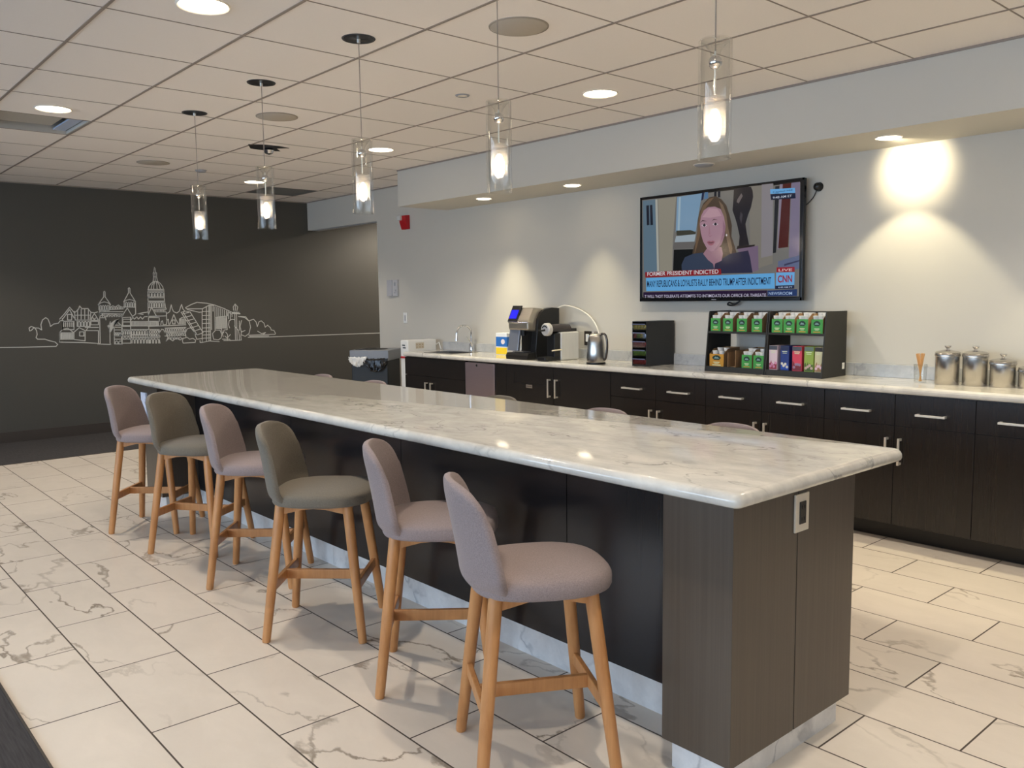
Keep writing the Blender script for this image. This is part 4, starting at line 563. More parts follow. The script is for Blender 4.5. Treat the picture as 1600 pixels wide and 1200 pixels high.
def panel(t, cy, name, y0, y1, z0, z1, mt=M_dark, x=XD):
    return MB().box(x - .02, x, y0, y1, z0, z1, .0012).mv((-5.0, -cy, 0)).build(name, mt, t)
def hfix(o, cy):
    for v in o.data.vertices: v.co.x -= 5.0; v.co.y -= cy
g = .0018
for (y0, y1, lab, hs) in [(3.431, 4.295, 'dark cabinet with two drawers, below the capsule tower', ((4.162, 3.984), (3.739, 3.557))),
                          (2.570, 3.431, 'dark cabinet with two drawers, below the tea racks', ((3.306, 3.128), (2.876, 2.70))),
                          (1.717, 2.570, 'dark cabinet with two drawers, below the stir stick glass', ((2.449, 2.278), (2.02, 1.861))),
                          (0.860, 1.717, 'dark cabinet with two drawers at the right edge of the photo', ((1.60, 1.425), (1.17, 1.0))),
                          (0.0, 0.860, 'dark cabinet past the right edge of the photo', ((.75, .575), (.31, .14)))]:
    t, cy = carcass(y0, y1, lab); ym = (y0 + y1) / 2
    for k, (a, b) in enumerate(((ym + g, y1 - g), (y0 + g, ym - g))):
        d = panel(t, cy, 'drawer', a, b, .681, .855); hfix(hhandle(d, hs[k][1], hs[k][0], .752), cy)
        d = panel(t, cy, 'door', a, b, .108, .677)
        yy = ym + .037 if k == 0 else ym - .037
        hfix(vhandle(d, yy, .458, .611), cy)
# tall-front pair with pull out bin
t, cy = carcass(4.297, 5.645, 'dark cabinet with two long upright handles, below the coffee machines')
panel(t, cy, 'filler_strip', 5.50, 5.643, .108, .855)
d = panel(t, cy, 'door', 4.918, 5.498, .108, .855); hfix(vhandle(d, 4.955, .613, .765), cy)
m = MB(); m.box(XD - .0208, XD - .0195, 5.0, 5.40, .705, .708); m.box(XD - .0208, XD - .0195, 5.395, 5.40, .705, .80)
hfix(m.build('pull_out_seam', M_black, d), cy)
m = MB(); m.box(XD - .023, XD - .0195, 5.17, 5.245, .672, .700, .001); hfix(m.build('name_plate', mat('grey_label', (138, 128, 118), .4), d), cy)
m = MB()
for i in range(5): m.box(XD - .0236, XD - .0228, 5.18 + i * .012, 5.187 + i * .012, .682, .691)
hfix(m.build('plate_marks', mat('dark_ink', (50, 46, 42), .5), d), cy)
d = panel(t, cy, 'door', 4.299, 4.914, .108, .855); hfix(vhandle(d, 4.872, .613, .765), cy)
# sink cabinet
t, cy = carcass(6.072, 7.045, 'dark sink cabinet at the far end of the counter')
panel(t, cy, 'false_front', 6.074, 7.043, .681, .855)
d = panel(t, cy, 'door', 6.626, 7.043, .108, .677); hfix(vhandle(d, 6.668, .47, .623), cy)
d = panel(t, cy, 'door', 6.074, 6.622, .108, .677); hfix(vhandle(d, 6.584, .47, .623), cy)
# under-counter ice maker
t = thing('undercounter_fridge', 'stainless under-counter appliance between the sink and coffee cabinets', 'appliance', (5.0, 5.86, 0))
MB().box(-.22, .246, -.208, .208, .09, .855).build('body', M_black, t)
d = MB().box(-.255, -.222, -.206, .206, .11, .848, .003).build('door', mat('pinkish_stainless', (176, 160, 166), .38, .85, noise=(14, .05, (1, 1, 30))), t)
MB().lathe([(0, -.258), (.010, -.257), (.012, -.254)], c=(0, .04, .825), axis='X').build('lock', M_black, d)
MB().box(-.15, -.14, -.2, .2, 0, .09).build('toe_kick', M_black, t)
# counter with a sink cut-out
def prof_edge(y0, y1):
    z0, z1 = .86, .902
    return [(XW - .002, z0), (4.752, z0), (4.742, z0 + .004), (4.736, z0 + .012), (4.735, z0 + .022), (4.739, z0 + .032), (4.748, z1 - .002), (4.757, z1), (XW - .002, z1)]
SX0, SX1, SY0, SY1 = 4.84, 5.12, 6.38, 6.80
m = MB(); m.prism(prof_edge(0, 0), 'XZ', -.1, SY0); m.prism(prof_edge(0, 0), 'XZ', SY1, 7.055)
pe = prof_edge(0, 0); m.prism([(SX0, .86)] + pe[1:-1] + [(SX0, .902)], 'XZ', SY0, SY1); m.box(SX1, XW - .002, SY0, SY1, .86, .902)
tag(m.build('counter_worktop', M_carrara), 'grey white marble worktop along the white wall', 'countertop')
m = MB(); m.box(XW - .022, XW - .001, -.1, 2.63, .902, .983, .002); m.box(XW - .022, XW - .001, 2.632, 5.2, .902, .983, .002); m.box(XW - .022, XW - .001, 5.202, 7.055, .902, .983, .002)
tag(m.build('marble_backsplash', M_splash), 'low marble upstand strip on the worktop against the wall', 'backsplash')
t = thing('kitchen_sink', 'steel sink set in the worktop at its far end', 'sink', (4.98, 6.59, .9))
hx, hy = .14, .21
m = MB(); m.box(-hx - .018, hx + .018, -hy - .018, -hy + .004, .002, .005); m.box(-hx - .018, hx + .018, hy - .004, hy + .018, .002, .005); m.box(-hx - .018, -hx + .004, -hy, hy, .002, .005); m.box(hx - .004, hx + .018, -hy, hy, .002, .005)
m.build('rim', M_steel, t)
m = MB(); m.box(-hx, hx, -hy, hy, -.152, -.15); m.box(-hx, -hx + .002, -hy, hy, -.15, .003); m.box(hx - .002, hx, -hy, hy, -.15, .003); m.box(-hx, hx, -hy, -hy + .002, -.15, .003); m.box(-hx, hx, hy - .002, hy, -.15, .003)
m.build('bowl', M_steel, t)
MB().lathe([(0, -.148), (.03, -.148), (.035, -.15)], seg=24).build('drain', M_chrome, t, 40)
t = thing('kitchen_faucet', 'chrome gooseneck faucet with a slanted lever beside the sink', 'faucet', (5.17, 6.50, .902))
MB().lathe([(0, 0), (.026, 0), (.026, .006), (.020, .012), (.020, .075), (.015, .085), (0, .088)]).build('base', M_chrome, t, 40)
pts = [(-.03, .03, 0), (-.03, .03, .12)]
pts = [(0, 0, .06), (0, 0, .16)] + [(-.075 + .075 * math.cos(a), .02 * (1 - math.cos(a)), .185 + .075 * math.sin(a)) for a in [i * math.pi / 10 for i in range(0, 11)]] + [(-.154, .04, .13)]
MB().tube(pts, .010, 14).build('spout', M_chrome, t, 60)
MB().tube([(-.154, .04, .135), (-.155, .04, .112)], .013, 14).build('nozzle', M_chrome, t, 60)
MB().tube([(0, -.01, .06), (-.035, -.03, .10), (-.09, -.04, .155)], [.008, .006, .004], 10).build('lever', M_chrome, t, 60)
# ------------------------------------------------------------------ things on the worktop
ZT = .9025
# wipes box
t = thing('cleaning_wipes_box', 'blue, white and yellow carton behind the large coffee machine', 'box', (5.13, 5.95, ZT), .1)
MB().box(-.05, .05, -.07, .07, 0, .20, .002).build('carton', mat('box_white', (232, 234, 236), .5), t)
MB().box(-.0508, -.0498, -.069, .069, .075, .165).build('blue_panel', mat('box_blue', (40, 110, 190), .5), t)
MB().box(-.0508, -.0498, -.069, .069, .004, .065).build('yellow_panel', mat('box_yellow', (240, 205, 40), .5), t)
m = MB(); m.lathe([(0, -.0512), (.024, -.0512), (.024, -.0504)], c=(0, -.02, .12), axis='X'); m.build('logo_disc', mat('box_logo', (235, 225, 230), .5), t)
MB().box(-.0508, .0508, -.0508 - .02, -.0698, .075, .165).build('blue_side', MAT['box_blue'], t)

# large single serve coffee machine, front to -X
t = thing('coffee_machine', 'tall black and silver coffee machine with blue screen', 'coffee machine', (4.955, 5.385, ZT))
W = .145
body = [(-.085, .0), (.185, .0), (.185, .430), (.10, .436), (.02, .424), (-.03, .396), (-.062, .34), (-.075, .25), (-.095, .08)]
MB().prism(body, 'XZ', -W, -W * .55, .004).prism([(.0, 0), (.18, 0), (.18, .42), (.0, .40)], 'XZ', -W * .6, W, .004).build('body', M_black, t)
base = [(-.185, 0), (-.02, 0), (-.02, .06), (-.175, .055), (-.19, .03)]
MB().prism(base, 'XZ', -W * .95, W * .95, .004).build('base', M_black, t)
MB().box(-.17, -.06, -.07, .07, .0585, .066, .003).build('drip_tray', mat('tray_grey', (120, 122, 128), .3, .8), t)
MB().prism([(-.16, .07), (-.135, .07), (-.10, .30), (-.125, .30)], 'XZ', .015, W, .004).build('water_tank_front', mat('silver_blue', (158, 164, 176), .35, .6), t)
hd = [(-.155, .25), (-.07, .235), (-.04, .26), (.0, .38), (.04, .428), (-.09, .438), (-.16, .32)]
MB().prism(hd, 'XZ', -W * .80, W * .93, .01).build('brew_head', mat('champagne_silver', (188, 180, 166), .3, .8), t)
h = MB().prism([(-.166, .318), (-.158, .318), (-.09, .452), (-.099, .455)], 'XZ', .02, W * .95, .002).build('screen_panel', M_black, t)
MB().prism([(-.157, .345), (-.154, .345), (-.119, .418), (-.122, .418)], 'XZ', .035, .125).build('screen', mat('blue_screen', (20, 20, 200), .3, emit=(40, 40, 255), power=.4), h)
MB().tube([(-.15, -.12, .315), (-.19, -.09, .315), (-.195, 0, .313), (-.19, .09, .315), (-.15, .12, .315)], .007, 10).build('handle', M_chrome, t, 60)
MB().lathe([(0, .20), (.022, .20), (.026, .25)], c=(-.10, 0, 0)).build('spout', M_black, t, 50)
MB().box(.186, .20, -.06, .06, .30, .36, .003).build('rear_port', M_black, t)
pts = [(4.955 + .195, 5.30, ZT + .42), (5.19, 5.22, ZT + .45), (5.21, 5.08, ZT + .42), (5.22, 4.96, ZT + .36), (5.22, 4.87, ZT + .26), (5.22, 4.83, ZT + .12), (5.21, 4.80, ZT + .01)]
def smooth_pts(pts, n=6):
    P_ = [Vector(q) for q in pts]; P_ = [P_[0] * 2 - P_[1]] + P_ + [P_[-1] * 2 - P_[-2]]; o_ = []
    for i in range(1, len(P_) - 2):
        for k in range(n):
            s_ = k / n; a, b, c, d = P_[i - 1:i + 3]
            o_.append(.5 * ((2 * b) + (c - a) * s_ + (2 * a - 5 * b + 4 * c - d) * s_ ** 2 + (3 * b - a - 3 * c + d) * s_ ** 3))
    o_.append(P_[-2]); return o_
tag(MB().tube(smooth_pts(pts), .005, 8).build('water_hose', mat('white_hose', (236, 232, 220), .4), None, 60), 'thin white hose arching from the large coffee machine', 'hose')

# capsule espresso machine
t = thing('espresso_machine', 'small silver capsule espresso machine with round front disc', 'coffee machine', (4.95, 5.06, ZT))
MB().box(-.02, .19, -.055, .055, .0, .235, .012, 3).build('body', mat('ribbed_silver', (214, 214, 212), .4, .35, noise=(6, .15, (60, 60, 1))), t)
MB().box(-.09, -.02, -.045, .045, .0, .225, .004).build('front_column', M_black, t)
MB().box(-.20, -.03, -.05, .05, 0, .035, .01).build('drip_tray', M_black, t)
MB().tube([(-.12, 0, .262), (.02, 0, .265), (.11, 0, .262), (.125, 0, .24)], [.040, .038, .036, .03], 24).build('brew_head', mat('glossy_charcoal', (52, 46, 48), .2), t, 50)
d = MB().lathe([(0, -.158), (.044, -.156), (.052, -.148), (.054, -.115), (.05, -.11)], c=(0, 0, .258), axis='X', seg=36).build('front_disc', mat('satin_silver', (205, 203, 200), .4, .4), t, 30)
m = MB()
for k in range(5):
    a = math.radians(40 + 25 * k); m.box(-.1605, -.157, -.03 * math.cos(a) - .004, -.03 * math.cos(a) + .004, .258 + .03 * math.sin(a) - .006, .258 + .03 * math.sin(a) + .006)
m.build('capsule_marks', M_black, d)
MB().tube([(-.155, 0, .255), (-.20, .004, .250), (-.225, .008, .250)], [.009, .007, .009], 12).build('lever', M_black, t, 50)
MB().tube([(-.02, -.056, .09), (-.13, -.058, .085)], .006, 10).build('side_bar', mat('cream_bar', (226, 216, 190), .4), t)
MB().box(.12, .19, -.03, .03, .232, .262, .006).build('tank_lid', M_black, t)
t = thing('power_adapter', 'grey adapter and coiled wires between the espresso machine and kettle', 'adapter', (5.14, 4.80, ZT))
MB().box(-.03, .03, -.03, .03, .0, .05, .006).build('body', M_gplast, t)
MB().tube(smooth_pts([(-.03, 0, .06), (-.02, .05, .09), (.0, 0, .13), (.02, -.04, .08), (.02, .01, .04), (.03, .02, .19)]), .004, 8).build('wires', mat('grey_wire', (120, 118, 112), .5), t, 60)
t = thing('wall_socket', 'dark wall socket behind the small silver espresso machine', 'outlet', (XW, 5.0, 1.075))
MB().box(-.012, 0, -.04, .04, -.06, .06, .002).build('cover_plate', mat('brown_socket', (44, 38, 34), .4), t)
MB().box(-.02, -.011, -.015, .015, -.03, .035, .002).build('plug', M_plast, t)

# kettle
t = thing('electric_kettle', 'brushed steel electric kettle', 'kettle', (4.84, 4.53, ZT), math.radians(-78))
MB().lathe([(0, 0), (.074, 0), (.076, .006), (.073, .014), (0, .015)]).build('base', M_black, t, 40)
MB().lathe([(0, .015), (.071, .015), (.074, .03), (.071, .10), (.065, .17), (.057, .215), (.051, .224)], seg=40).build('body', M_steel, t, 50)
MB().lathe([(.049, .227), (.04, .236), (.015, .240), (.012, .252), (0, .254)], seg=40).build('lid', M_steel, t, 50)
MB().tube(smooth_pts([(.048, 0, .235), (.08, 0, .232), (.098, 0, .19), (.100, 0, .12), (.088, 0, .05), (.070, 0, .035)]), .009, 12).build('handle', mat('dark_steel', (92, 84, 78), .25, .9), t, 60)
MB().prism([(-.05, .19), (-.072, .222), (-.045, .226)], 'XZ', -.014, .014, .002).build('spout', M_steel, t)

# capsule drawer tower
t = thing('capsule_drawer_tower', 'black tower of clear drawers filled with coffee capsules', 'capsule rack', (5.06, 4.14, ZT))
m = MB(); m.box(-.165, .165, -.068, -.064, 0, .335, .001); m.box(-.165, .165, .064, .068, 0, .335, .001); m.box(-.165, .165, -.068, .068, .331, .335, .001); m.box(.161, .165, -.066, .066, 0, .335); m.box(-.165, .165, -.066, .066, 0, .006)
m.build('housing', mat('tower_black', (24, 24, 24), .35), t)
caps = [mat('cap_gold', (190, 160, 80), .25, .8), mat('cap_green', (120, 140, 60), .25, .8), mat('cap_red', (150, 60, 50), .25, .8), mat('cap_silver', (190, 195, 205), .25, .8)]
for r_ in range(5):
    z0 = .008 + r_ * .065
    dr = MB(); dr.box(-.172, -.168, -.06, .06, z0, z0 + .042, .001); dr.box(-.17, .14, -.06, -.058, z0, z0 + .03); dr.box(-.17, .14, .058, .06, z0, z0 + .03); dr.box(-.17, .14, -.06, .06, z0, z0 + .002)
    d = dr.build('drawer', glassmat('clear_acrylic%d' % r_, (.90, .94, 1.0)), t)
    m = MB(); m.box(-.178, -.170, -.062, .062, z0 + .042, z0 + .050, .002); m.build('drawer_rail', mat('blue_grey_rail', (92, 100, 128), .3), d)
    for k in range(4):
        MB().lathe([(0, -.150), (.014, -.150), (.018, -.158), (.0185, -.160), (0, -.163)], c=(0, -.045 + .03 * k, z0 + .024), axis='X', seg=16).build('capsule', caps[(r_ + k * (1 if r_ == 3 else 0) + (2 if r_ == 0 else 0)) % 4] if r_ else caps[2], d, 30)

# tea racks and cartons
def rack(y0, y1, label, x0=4.875, x1=5.175):
    cy = (y0 + y1) / 2; t = thing('tea_rack', label, 'rack', ((x0 + x1) / 2, cy, ZT), 0, 'black tea racks on the worktop'); hx = (x1 - x0) / 2; hy = (y1 - y0) / 2
    side = [(-hx, 0), (hx, 0), (hx, .415), (-hx + .052, .415), (-hx + .045, .40)]
    for s_ in (-1, 1): MB().prism(side, 'XZ', s_ * hy - (.009 if s_ > 0 else 0), s_ * hy + (.009 if s_ < 0 else 0), .001).build('side_panel', M_rack, t)
    MB().box(-hx + .012, hx, -hy + .009, hy - .009, .022, .034, .001).build('shelf', M_rack, t)
    MB().box(-hx + .030, hx, -hy + .009, hy - .009, .262, .276, .001).build('shelf', M_rack, t)
    MB().box(-hx + .006, -hx + .016, -hy + .009, hy - .009, .0, .036, .001).build('front_lip', M_rack, t)
    MB().box(hx - .006, hx, -hy + .009, hy - .009, .262, .405, .001).build('back_panel', M_rack, t)
    MB().box(-.02, hx, -hy + .009, hy - .009, .404, .412, .001).build('top_panel', M_rack, t)
    return t
r1 = rack(3.068, 3.535, 'left black two-shelf rack holding coffee cartons under the television')
r2 = rack(2.66, 3.064, 'right black two-shelf rack holding tall tea boxes')
MB().box(.10, .13, -.203, -.2022, .045, .085).build('sticker', M_plast, r2)
M_card = mat('brown_cardboard', (150, 118, 84), .8); M_green = mat('carton_green', (62, 150, 66), .55); M_dgreen = mat('logo_dark_green', (14, 48, 34), .5); M_pale = mat('carton_print_pale', (206, 218, 180), .6); M_or = mat('carton_orange', (196, 150, 60), .6)
M_pod = mat('pod_white', (230, 228, 222), .5)
def carton(w_, h_, front, extra=None, name='coffee_pod_carton'):
    t = thing(name, 'x', 'carton', (0, 0, 0))
    d_ = .19
    m = MB(); m.box(0, .002, -w_ / 2, w_ / 2, 0, h_); m.build('front_panel', front, t)
    m = MB(); side = [(.002, 0), (d_, 0), (d_, h_ * 1.5), (.05, h_ * 1.4), (.002, h_)]
    m.prism(side, 'XZ', -w_ / 2, -w_ / 2 + .0015); m.prism(side, 'XZ', w_ / 2 - .0015, w_ / 2); m.box(.002, d_, -w_ / 2 + .0015, w_ / 2 - .0015, 0, .002); m.box(d_ - .002, d_, -w_ / 2 + .0015, w_ / 2 - .0015, 0.002, h_ * 1.5)
    m.build('carton_sides', M_card, t)
    # emblem: a mountain in an arch, over print lines
    pts = [(-.024, .0)] + [(.024 * math.cos(a), .020 * math.sin(a)) for a in [math.pi - i * math.pi / 12 for i in range(13)]] + [(.024, 0), (.014, -.012), (-.014, -.012)]
    m = MB(); m.prism([(a * w_ / .08, b + h_ * .66) for a, b in pts], 'YZ', -.0006, .0); m.build('emblem', M_dgreen, t)
    m = MB(); m.prism([(a * w_ / .08, b + h_ * .62) for a, b in [(-.016, 0), (-.005, .012), (.0, .008), (.006, .014), (.016, 0)]], 'YZ', -.001, -.0006); m.build('emblem_peak', mat('emblem_grey', (120, 150, 150), .5), t)
    m = MB(); m.box(-.0006, 0, -w_ * .22, w_ * .22, h_ * .30, h_ * .36); m.box(-.0006, 0, -w_ * .15, w_ * .15, h_ * .22, h_ * .26); m.build('print_lines', M_pale, t)
    m = MB(); m.box(-.0006, 0, -w_ * .3, w_ * .3, h_ * .07, h_ * .14); m.build('flavour_band', extra or M_or, t)
    for k in range(2):
        for q in range(2):
            MB().lathe([(0, 0), (.0165, 0), (.0215, .040), (.0225, .042), (.0225, .044), (0, .045)], c=(.030 + .052 * k, (-.5 + q) * w_ * .44 + .002 * (1 - 2 * k), h_ * (.74 + .22 * k)), seg=20).build('coffee_pod', M_pod, t, 40)
    return t
cg = carton(.078, .088, M_green, M_or)
gl = ['first', 'second', 'third', 'fourth']
spots = []
x_s = 4.915; zs = ZT + .277
for i, y in enumerate([3.475, 3.375, 3.265, 3.150]): spots.append((x_s, y, zs, '%s green pod carton from the left on the upper shelf of the left rack' % gl[i]))
for i, y in enumerate([3.00, 2.915, 2.822, 2.722]): spots.append((x_s, y, zs, '%s green pod carton from the left on the upper shelf of the right rack' % gl[i]))
for i, y in enumerate([3.215, 3.125]): spots.append((x_s - .012, y, ZT + .035, ['green pod carton beside the brown divider on the lower shelf of the left rack', 'green pod carton at the right end of the lower shelf of the left rack'][i]))
for i, (x, y, z, lab) in enumerate(spots):
    if i == 0: cg.location = (x, y, z); cg['label'] = lab; cg['group'] = 'green pod cartons in the tea racks'
    else: dup(cg, (x, y, z), 0, lab, 'green pod cartons in the tea racks')
cy_ = carton(.115, .085, mat('carton_amber', (190, 136, 40), .5), MAT['carton_print_pale']); cy_.location = (x_s - .012, 3.455, ZT + .035); tag(cy_, 'amber yellow pod carton on the lower shelf of the left rack', 'carton')
t = thing('cardboard_divider', 'brown upright cardboard tray beside the amber carton', 'carton', (4.90, 3.33, ZT + .035))
MB().box(0, .19, -.03, -.027, 0, .115).build('side_panel', M_card, t); MB().box(0, .19, .03, .033, 0, .10).build('side_panel', M_card, t); MB().box(0.02, .19, -.027, .03, 0, .003).build('tray', M_card, t)
def teabox(y, w_, base, top, pic, label):
    t = thing('tea_box', label, 'tea box', (x_s - .010, y, ZT + .035), 0, 'tall tea boxes in the right rack')
    MB().box(0, .15, -w_ / 2, w_ / 2, 0, .158, .001).build('carton', base, t)
    MB().box(-.0006, 0, -w_ / 2 + .001, w_ / 2 - .001, .130, .157).build('top_band', top, t)
    m = MB(); m.box(-.001, -.0004, -w_ * .3, w_ * .3, .120, .125); m.box(-.001, -.0004, -w_ * .25, w_ * .25, .110, .114); m.build('print_lines', M_pale, t)
    rr = random.Random(int(y * 1000)); m = MB()
    pts = []; n = 9
    for k in range(n): pts.append((-w_ / 2 + .003 + (w_ - .006) * k / (n - 1), .03 + rr.random() * .035))
    m.prism([(-w_ / 2 + .003, .004)] + pts + [(w_ / 2 - .003, .004)], 'YZ', -.0008, 0); m.build('picture', pic, t)
    m = MB()
    for k in range(4): m.lathe([(0, -.0014), (.008, -.0012), (.009, -.0008)], c=(0, -w_ * .3 + w_ * .2 * k, .02 + rr.random() * .025), axis='X', seg=12)
    m.build('picture_dots', mat('dots' + str(y), tuple(rr.randint(120, 230) for _ in range(3)), .5), t)
RED = mat('tea_red', (150, 40, 38), .5); DK = mat('tea_dark_band', (70, 74, 84), .5)
teabox(3.018, .060, mat('tea_pinkwhite', (214, 190, 196), .5), DK, mat('berry_red', (150, 50, 62), .5), 'white and berry red tea box, leftmost of the tall boxes')
teabox(2.935, .060, mat('tea_blue', (28, 52, 120), .5), mat('tea_navy', (24, 34, 70), .5), mat('tea_blue2', (30, 70, 160), .5), 'dark blue tea box')
teabox(2.848, .066, mat('tea_pink', (206, 62, 84), .5), DK, mat('leaf_pink', (120, 40, 50), .5), 'pink red tea box in the middle of the tall boxes')
teabox(2.766, .064, mat('tea_lime', (140, 164, 66), .5), mat('tea_teal', (90, 110, 100), .5), mat('leaf_green', (74, 96, 40), .5), 'lime green tea box')
teabox(2.700, .052, mat('tea_cream', (196, 190, 150), .5), mat('tea_black', (36, 30, 28), .5), mat('fruit_brown', (160, 120, 80), .5), 'cream tea box with dark top, rightmost of the tall boxes')

# stir sticks
t = thing('stick_holder', 'clear glass tumbler beside the steel canisters', 'glass', (5.03, 2.13, ZT))
MB().lathe([(0, .002), (.033, .002), (.038, .108), (.0355, .108), (.031, .008), (0, .008)], seg=32).build('tumbler', M_glass, t, 50)
m_wood = mat('birch_wood', (222, 176, 120), .6)
for k in range(16):
    a = k * 2.4; r_ = .008 + .018 * ((k * 7) % 10) / 10
    bx, by = r_ * math.cos(a), r_ * math.sin(a); o = MB().box(-.0027, .0027, -.0008, .0008, 0, .163, 0).build('stir_stick', m_wood)
    o.matrix_world = Matrix.Translation((5.03 - bx * .35, 2.13 - by * .35, ZT + .010)) @ Matrix.Rotation(a, 4, 'Z') @ Matrix.Rotation(.06 + r_ * 6.5, 4, 'Y') @ Matrix.Rotation(k * .7, 4, 'Z')
    tag(o, 'flat pale birch stir stick, one of the bunch in the glass tumbler', 'stir stick', 'wooden stir sticks in the tumbler')
# canisters
def canister(x, y, h_, r_, label):
    t = thing('steel_canister', label, 'canister', (x, y, ZT), 0, 'steel canisters on the worktop')
    MB().lathe([(0, 0), (r_ - .002, 0), (r_, .003), (r_, h_ - .02), (r_ + .0035, h_ - .016), (r_ + .0035, h_ - .006), (r_, h_)], seg=44).build('body', M_steel, t, 40)
    l = MB().lathe([(r_ + .001, h_), (r_ + .004, h_ + .003), (r_ * .9, h_ + .010), (r_ * .3, h_ + .018), (.010, h_ + .019)], seg=44).build('lid', M_steel, t, 40)
    MB().lathe([(.010, h_ + .018), (.008, h_ + .026), (.016, h_ + .034), (.020, h_ + .040), (.015, h_ + .045), (0, h_ + .046)], seg=28).build('knob', M_chrome, l, 50)
canister(5.065, 1.995, .178, .064, 'tall steel canister with knob lid, leftmost, next to the tumbler')
canister(5.09, 1.855, .178, .064, 'tall steel canister with knob lid, second from the left')
canister(5.11, 1.718, .140, .064, 'medium steel canister with knob lid, third from the left')
canister(5.13, 1.582, .105, .062, 'low steel canister cut by the right edge of the photo')

# white appliance at the end of the counter
t = thing('water_cooler', 'tall slim white appliance at the far end of the counter', 'appliance', (4.98, 7.132, 0))
MB().box(-.178, .178, -.066, .066, .01, 1.012, .012, 3).build('body', M_plast, t)
MB().box(-.08, .02, -.0672, -.0658, .925, .985, .0004).build('vent_panel', mat('beige_sticker', (196, 186, 166), .5), t)
m = MB()
for k in range(3):
    for q in range(2): m.box(-.07 + .035 * k, -.06 + .035 * k, -.068, -.067, .935 + q * .025, .945 + q * .025)
m.build('vent_marks', mat('tan_marks', (160, 128, 96), .5), t)
m = MB(); m.box(-.1792, -.1778, -.02, .03, .955, .968); m.box(-.1792, -.1778, -.03, .02, .93, .942); m.build('badge', mat('badge_dark', (30, 50, 56), .4), t)
MB().tube([(.178, -.05, .95), (.20, -.08, .98), (.21, -.10, .907)], .006, 8).build('cord', M_plast, t, 60)
MB().box(-.188, -.177, -.03, .05, .83, .85, .002).build('red_tap', mat('red_plastic', (170, 30, 40), .4), t)
for sx in (-1, 1): MB().box(sx * .14 - .02, sx * .14 + .02, -.06, .06, 0, .012).build('foot', M_black, t)

# waste bin
t = thing('waste_bin', 'square bin with grey collar, dark body and liner bag by the far opening', 'bin', (4.835, 7.715, 0), math.radians(-52))
HB = .20
MB().box(-HB, HB, -HB, HB, 0, .79, .01).build('body', mat('bin_black', (26, 30, 32), .5), t)
m = MB(); m.box(-HB - .012, HB + .012, -HB - .012, HB + .012, .79, .90, .006)
m.build('collar', mat('bin_grey', (128, 132, 138), .4), t)
m = MB(); m.lathe([(.13, .903), (.125, .9015), (.0, .901)], seg=32); m.build('opening', M_hole, t)
m = MB(); m.box(-.17, -.05, -.15, .15, .9005, .905, .001); m.build('lid_label', M_black, t)
# liner bags: crumpled skirt
def crumple(name, x0, x1, yy, z1, drop, mt, seed):
    m = MB(); rr = random.Random(seed); n = 22; rows = 5; G = []
    for j in range(rows + 1):
        r_ = []
        for i in range(n + 1):
            s_ = i / n; dz = drop * math.sin(math.pi * min(1, max(0.06, s_))) ** .6 * j / rows
            r_.append(m.bm.verts.new((x0 + (x1 - x0) * s_, yy - .012 - rr.random() * .03 * (.3 + j / rows), z1 - dz + rr.uniform(-.006, .006))))
        G.append(r_)
    for j in range(rows):
        for i in range(n): m.bm.faces.new((G[j][i], G[j][i + 1], G[j + 1][i + 1], G[j + 1][i]))
    o = m.build(name, mt, t, 60); md = o.modifiers.new('t', 'SOLIDIFY'); md.thickness = .002
    return o
crumple('white_liner_bag', -HB - .02, -.02, -HB - .0, .83, .10, M_plast, 2)
crumple('black_liner_bag', -.06, HB + .01, -HB - .0, .815, .14, mat('black_bag', (16, 16, 17), .25), 5)

# ------------------------------------------------------------------ television
XT = 5.17; TY0, TY1, TZ0, TZ1 = 2.975, 4.365, 1.384, 2.186
tv = thing('television', 'wall mounted flat television showing a news broadcast', 'television', (XT, (TY0 + TY1) / 2, (TZ0 + TZ1) / 2))
cy = (TY0 + TY1) / 2; cz = (TZ0 + TZ1) / 2
def TVb(m, name, mt, par=tv, **k): return m.mv((-XT, -cy, -cz)).build(name, mt, par, **k)
M_bez = mat('tv_black_gloss', (14, 13, 15), .15)
m = MB(); m.box(XT, XT + .03, TY0, TY1, TZ0, TZ1, .004); TVb(m, 'housing', M_bez)
bz = .014
m = MB(); m.box(XT - .004, XT, TY0, TY0 + bz, TZ0, TZ1, .001); m.box(XT - .004, XT, TY1 - bz, TY1, TZ0, TZ1, .001); m.box(XT - .004, XT, TY0, TY1, TZ1 - bz, TZ1, .001); m.box(XT - .004, XT, TY0, TY1, TZ0, TZ0 + .022, .001)
TVb(m, 'bezel', M_bez)
m = MB(); m.box(XT - .005, XT - .004, cy - .02, cy + .02, TZ0 + .008, TZ0 + .013); TVb(m, 'brand_badge', mat('badge_grey', (150, 150, 155), .3, .6))
scr = MB(); scr.box(XT - .0012, XT, TY0 + bz, TY1 - bz, TZ0 + .022, TZ1 - bz); scr = TVb(scr, 'screen', mat('screen_black', (8, 8, 10), .12))
def em(c):
    return mat('px_%d_%d_%d' % c, (6, 6, 7), .12, emit=c, power=.58)
cy0, cy1, cz0, cz1 = TY0 + bz, TY1 - bz, TZ0 + .022, TZ1 - bz
PN = ['picture_background', 'picture_door', 'picture_door_slot', 'picture_door_slot', 'picture_column', 'picture_wall', 'picture_fireplace'] 
x_ = XT - .0013
for i, (col, pts) in enumerate(TVP):
    x_ -= .00006
    pts = [(min(max(a, cy0), cy1), min(max(b, cz0), cz1)) for a, b in pts]
    m = MB(); m.bm.faces.new([m.bm.verts.new((x_, a, b)) for a, b in pts]); TVb(m, PN[i] if i < len(PN) else 'picture_detail', em(tuple(col)), scr)
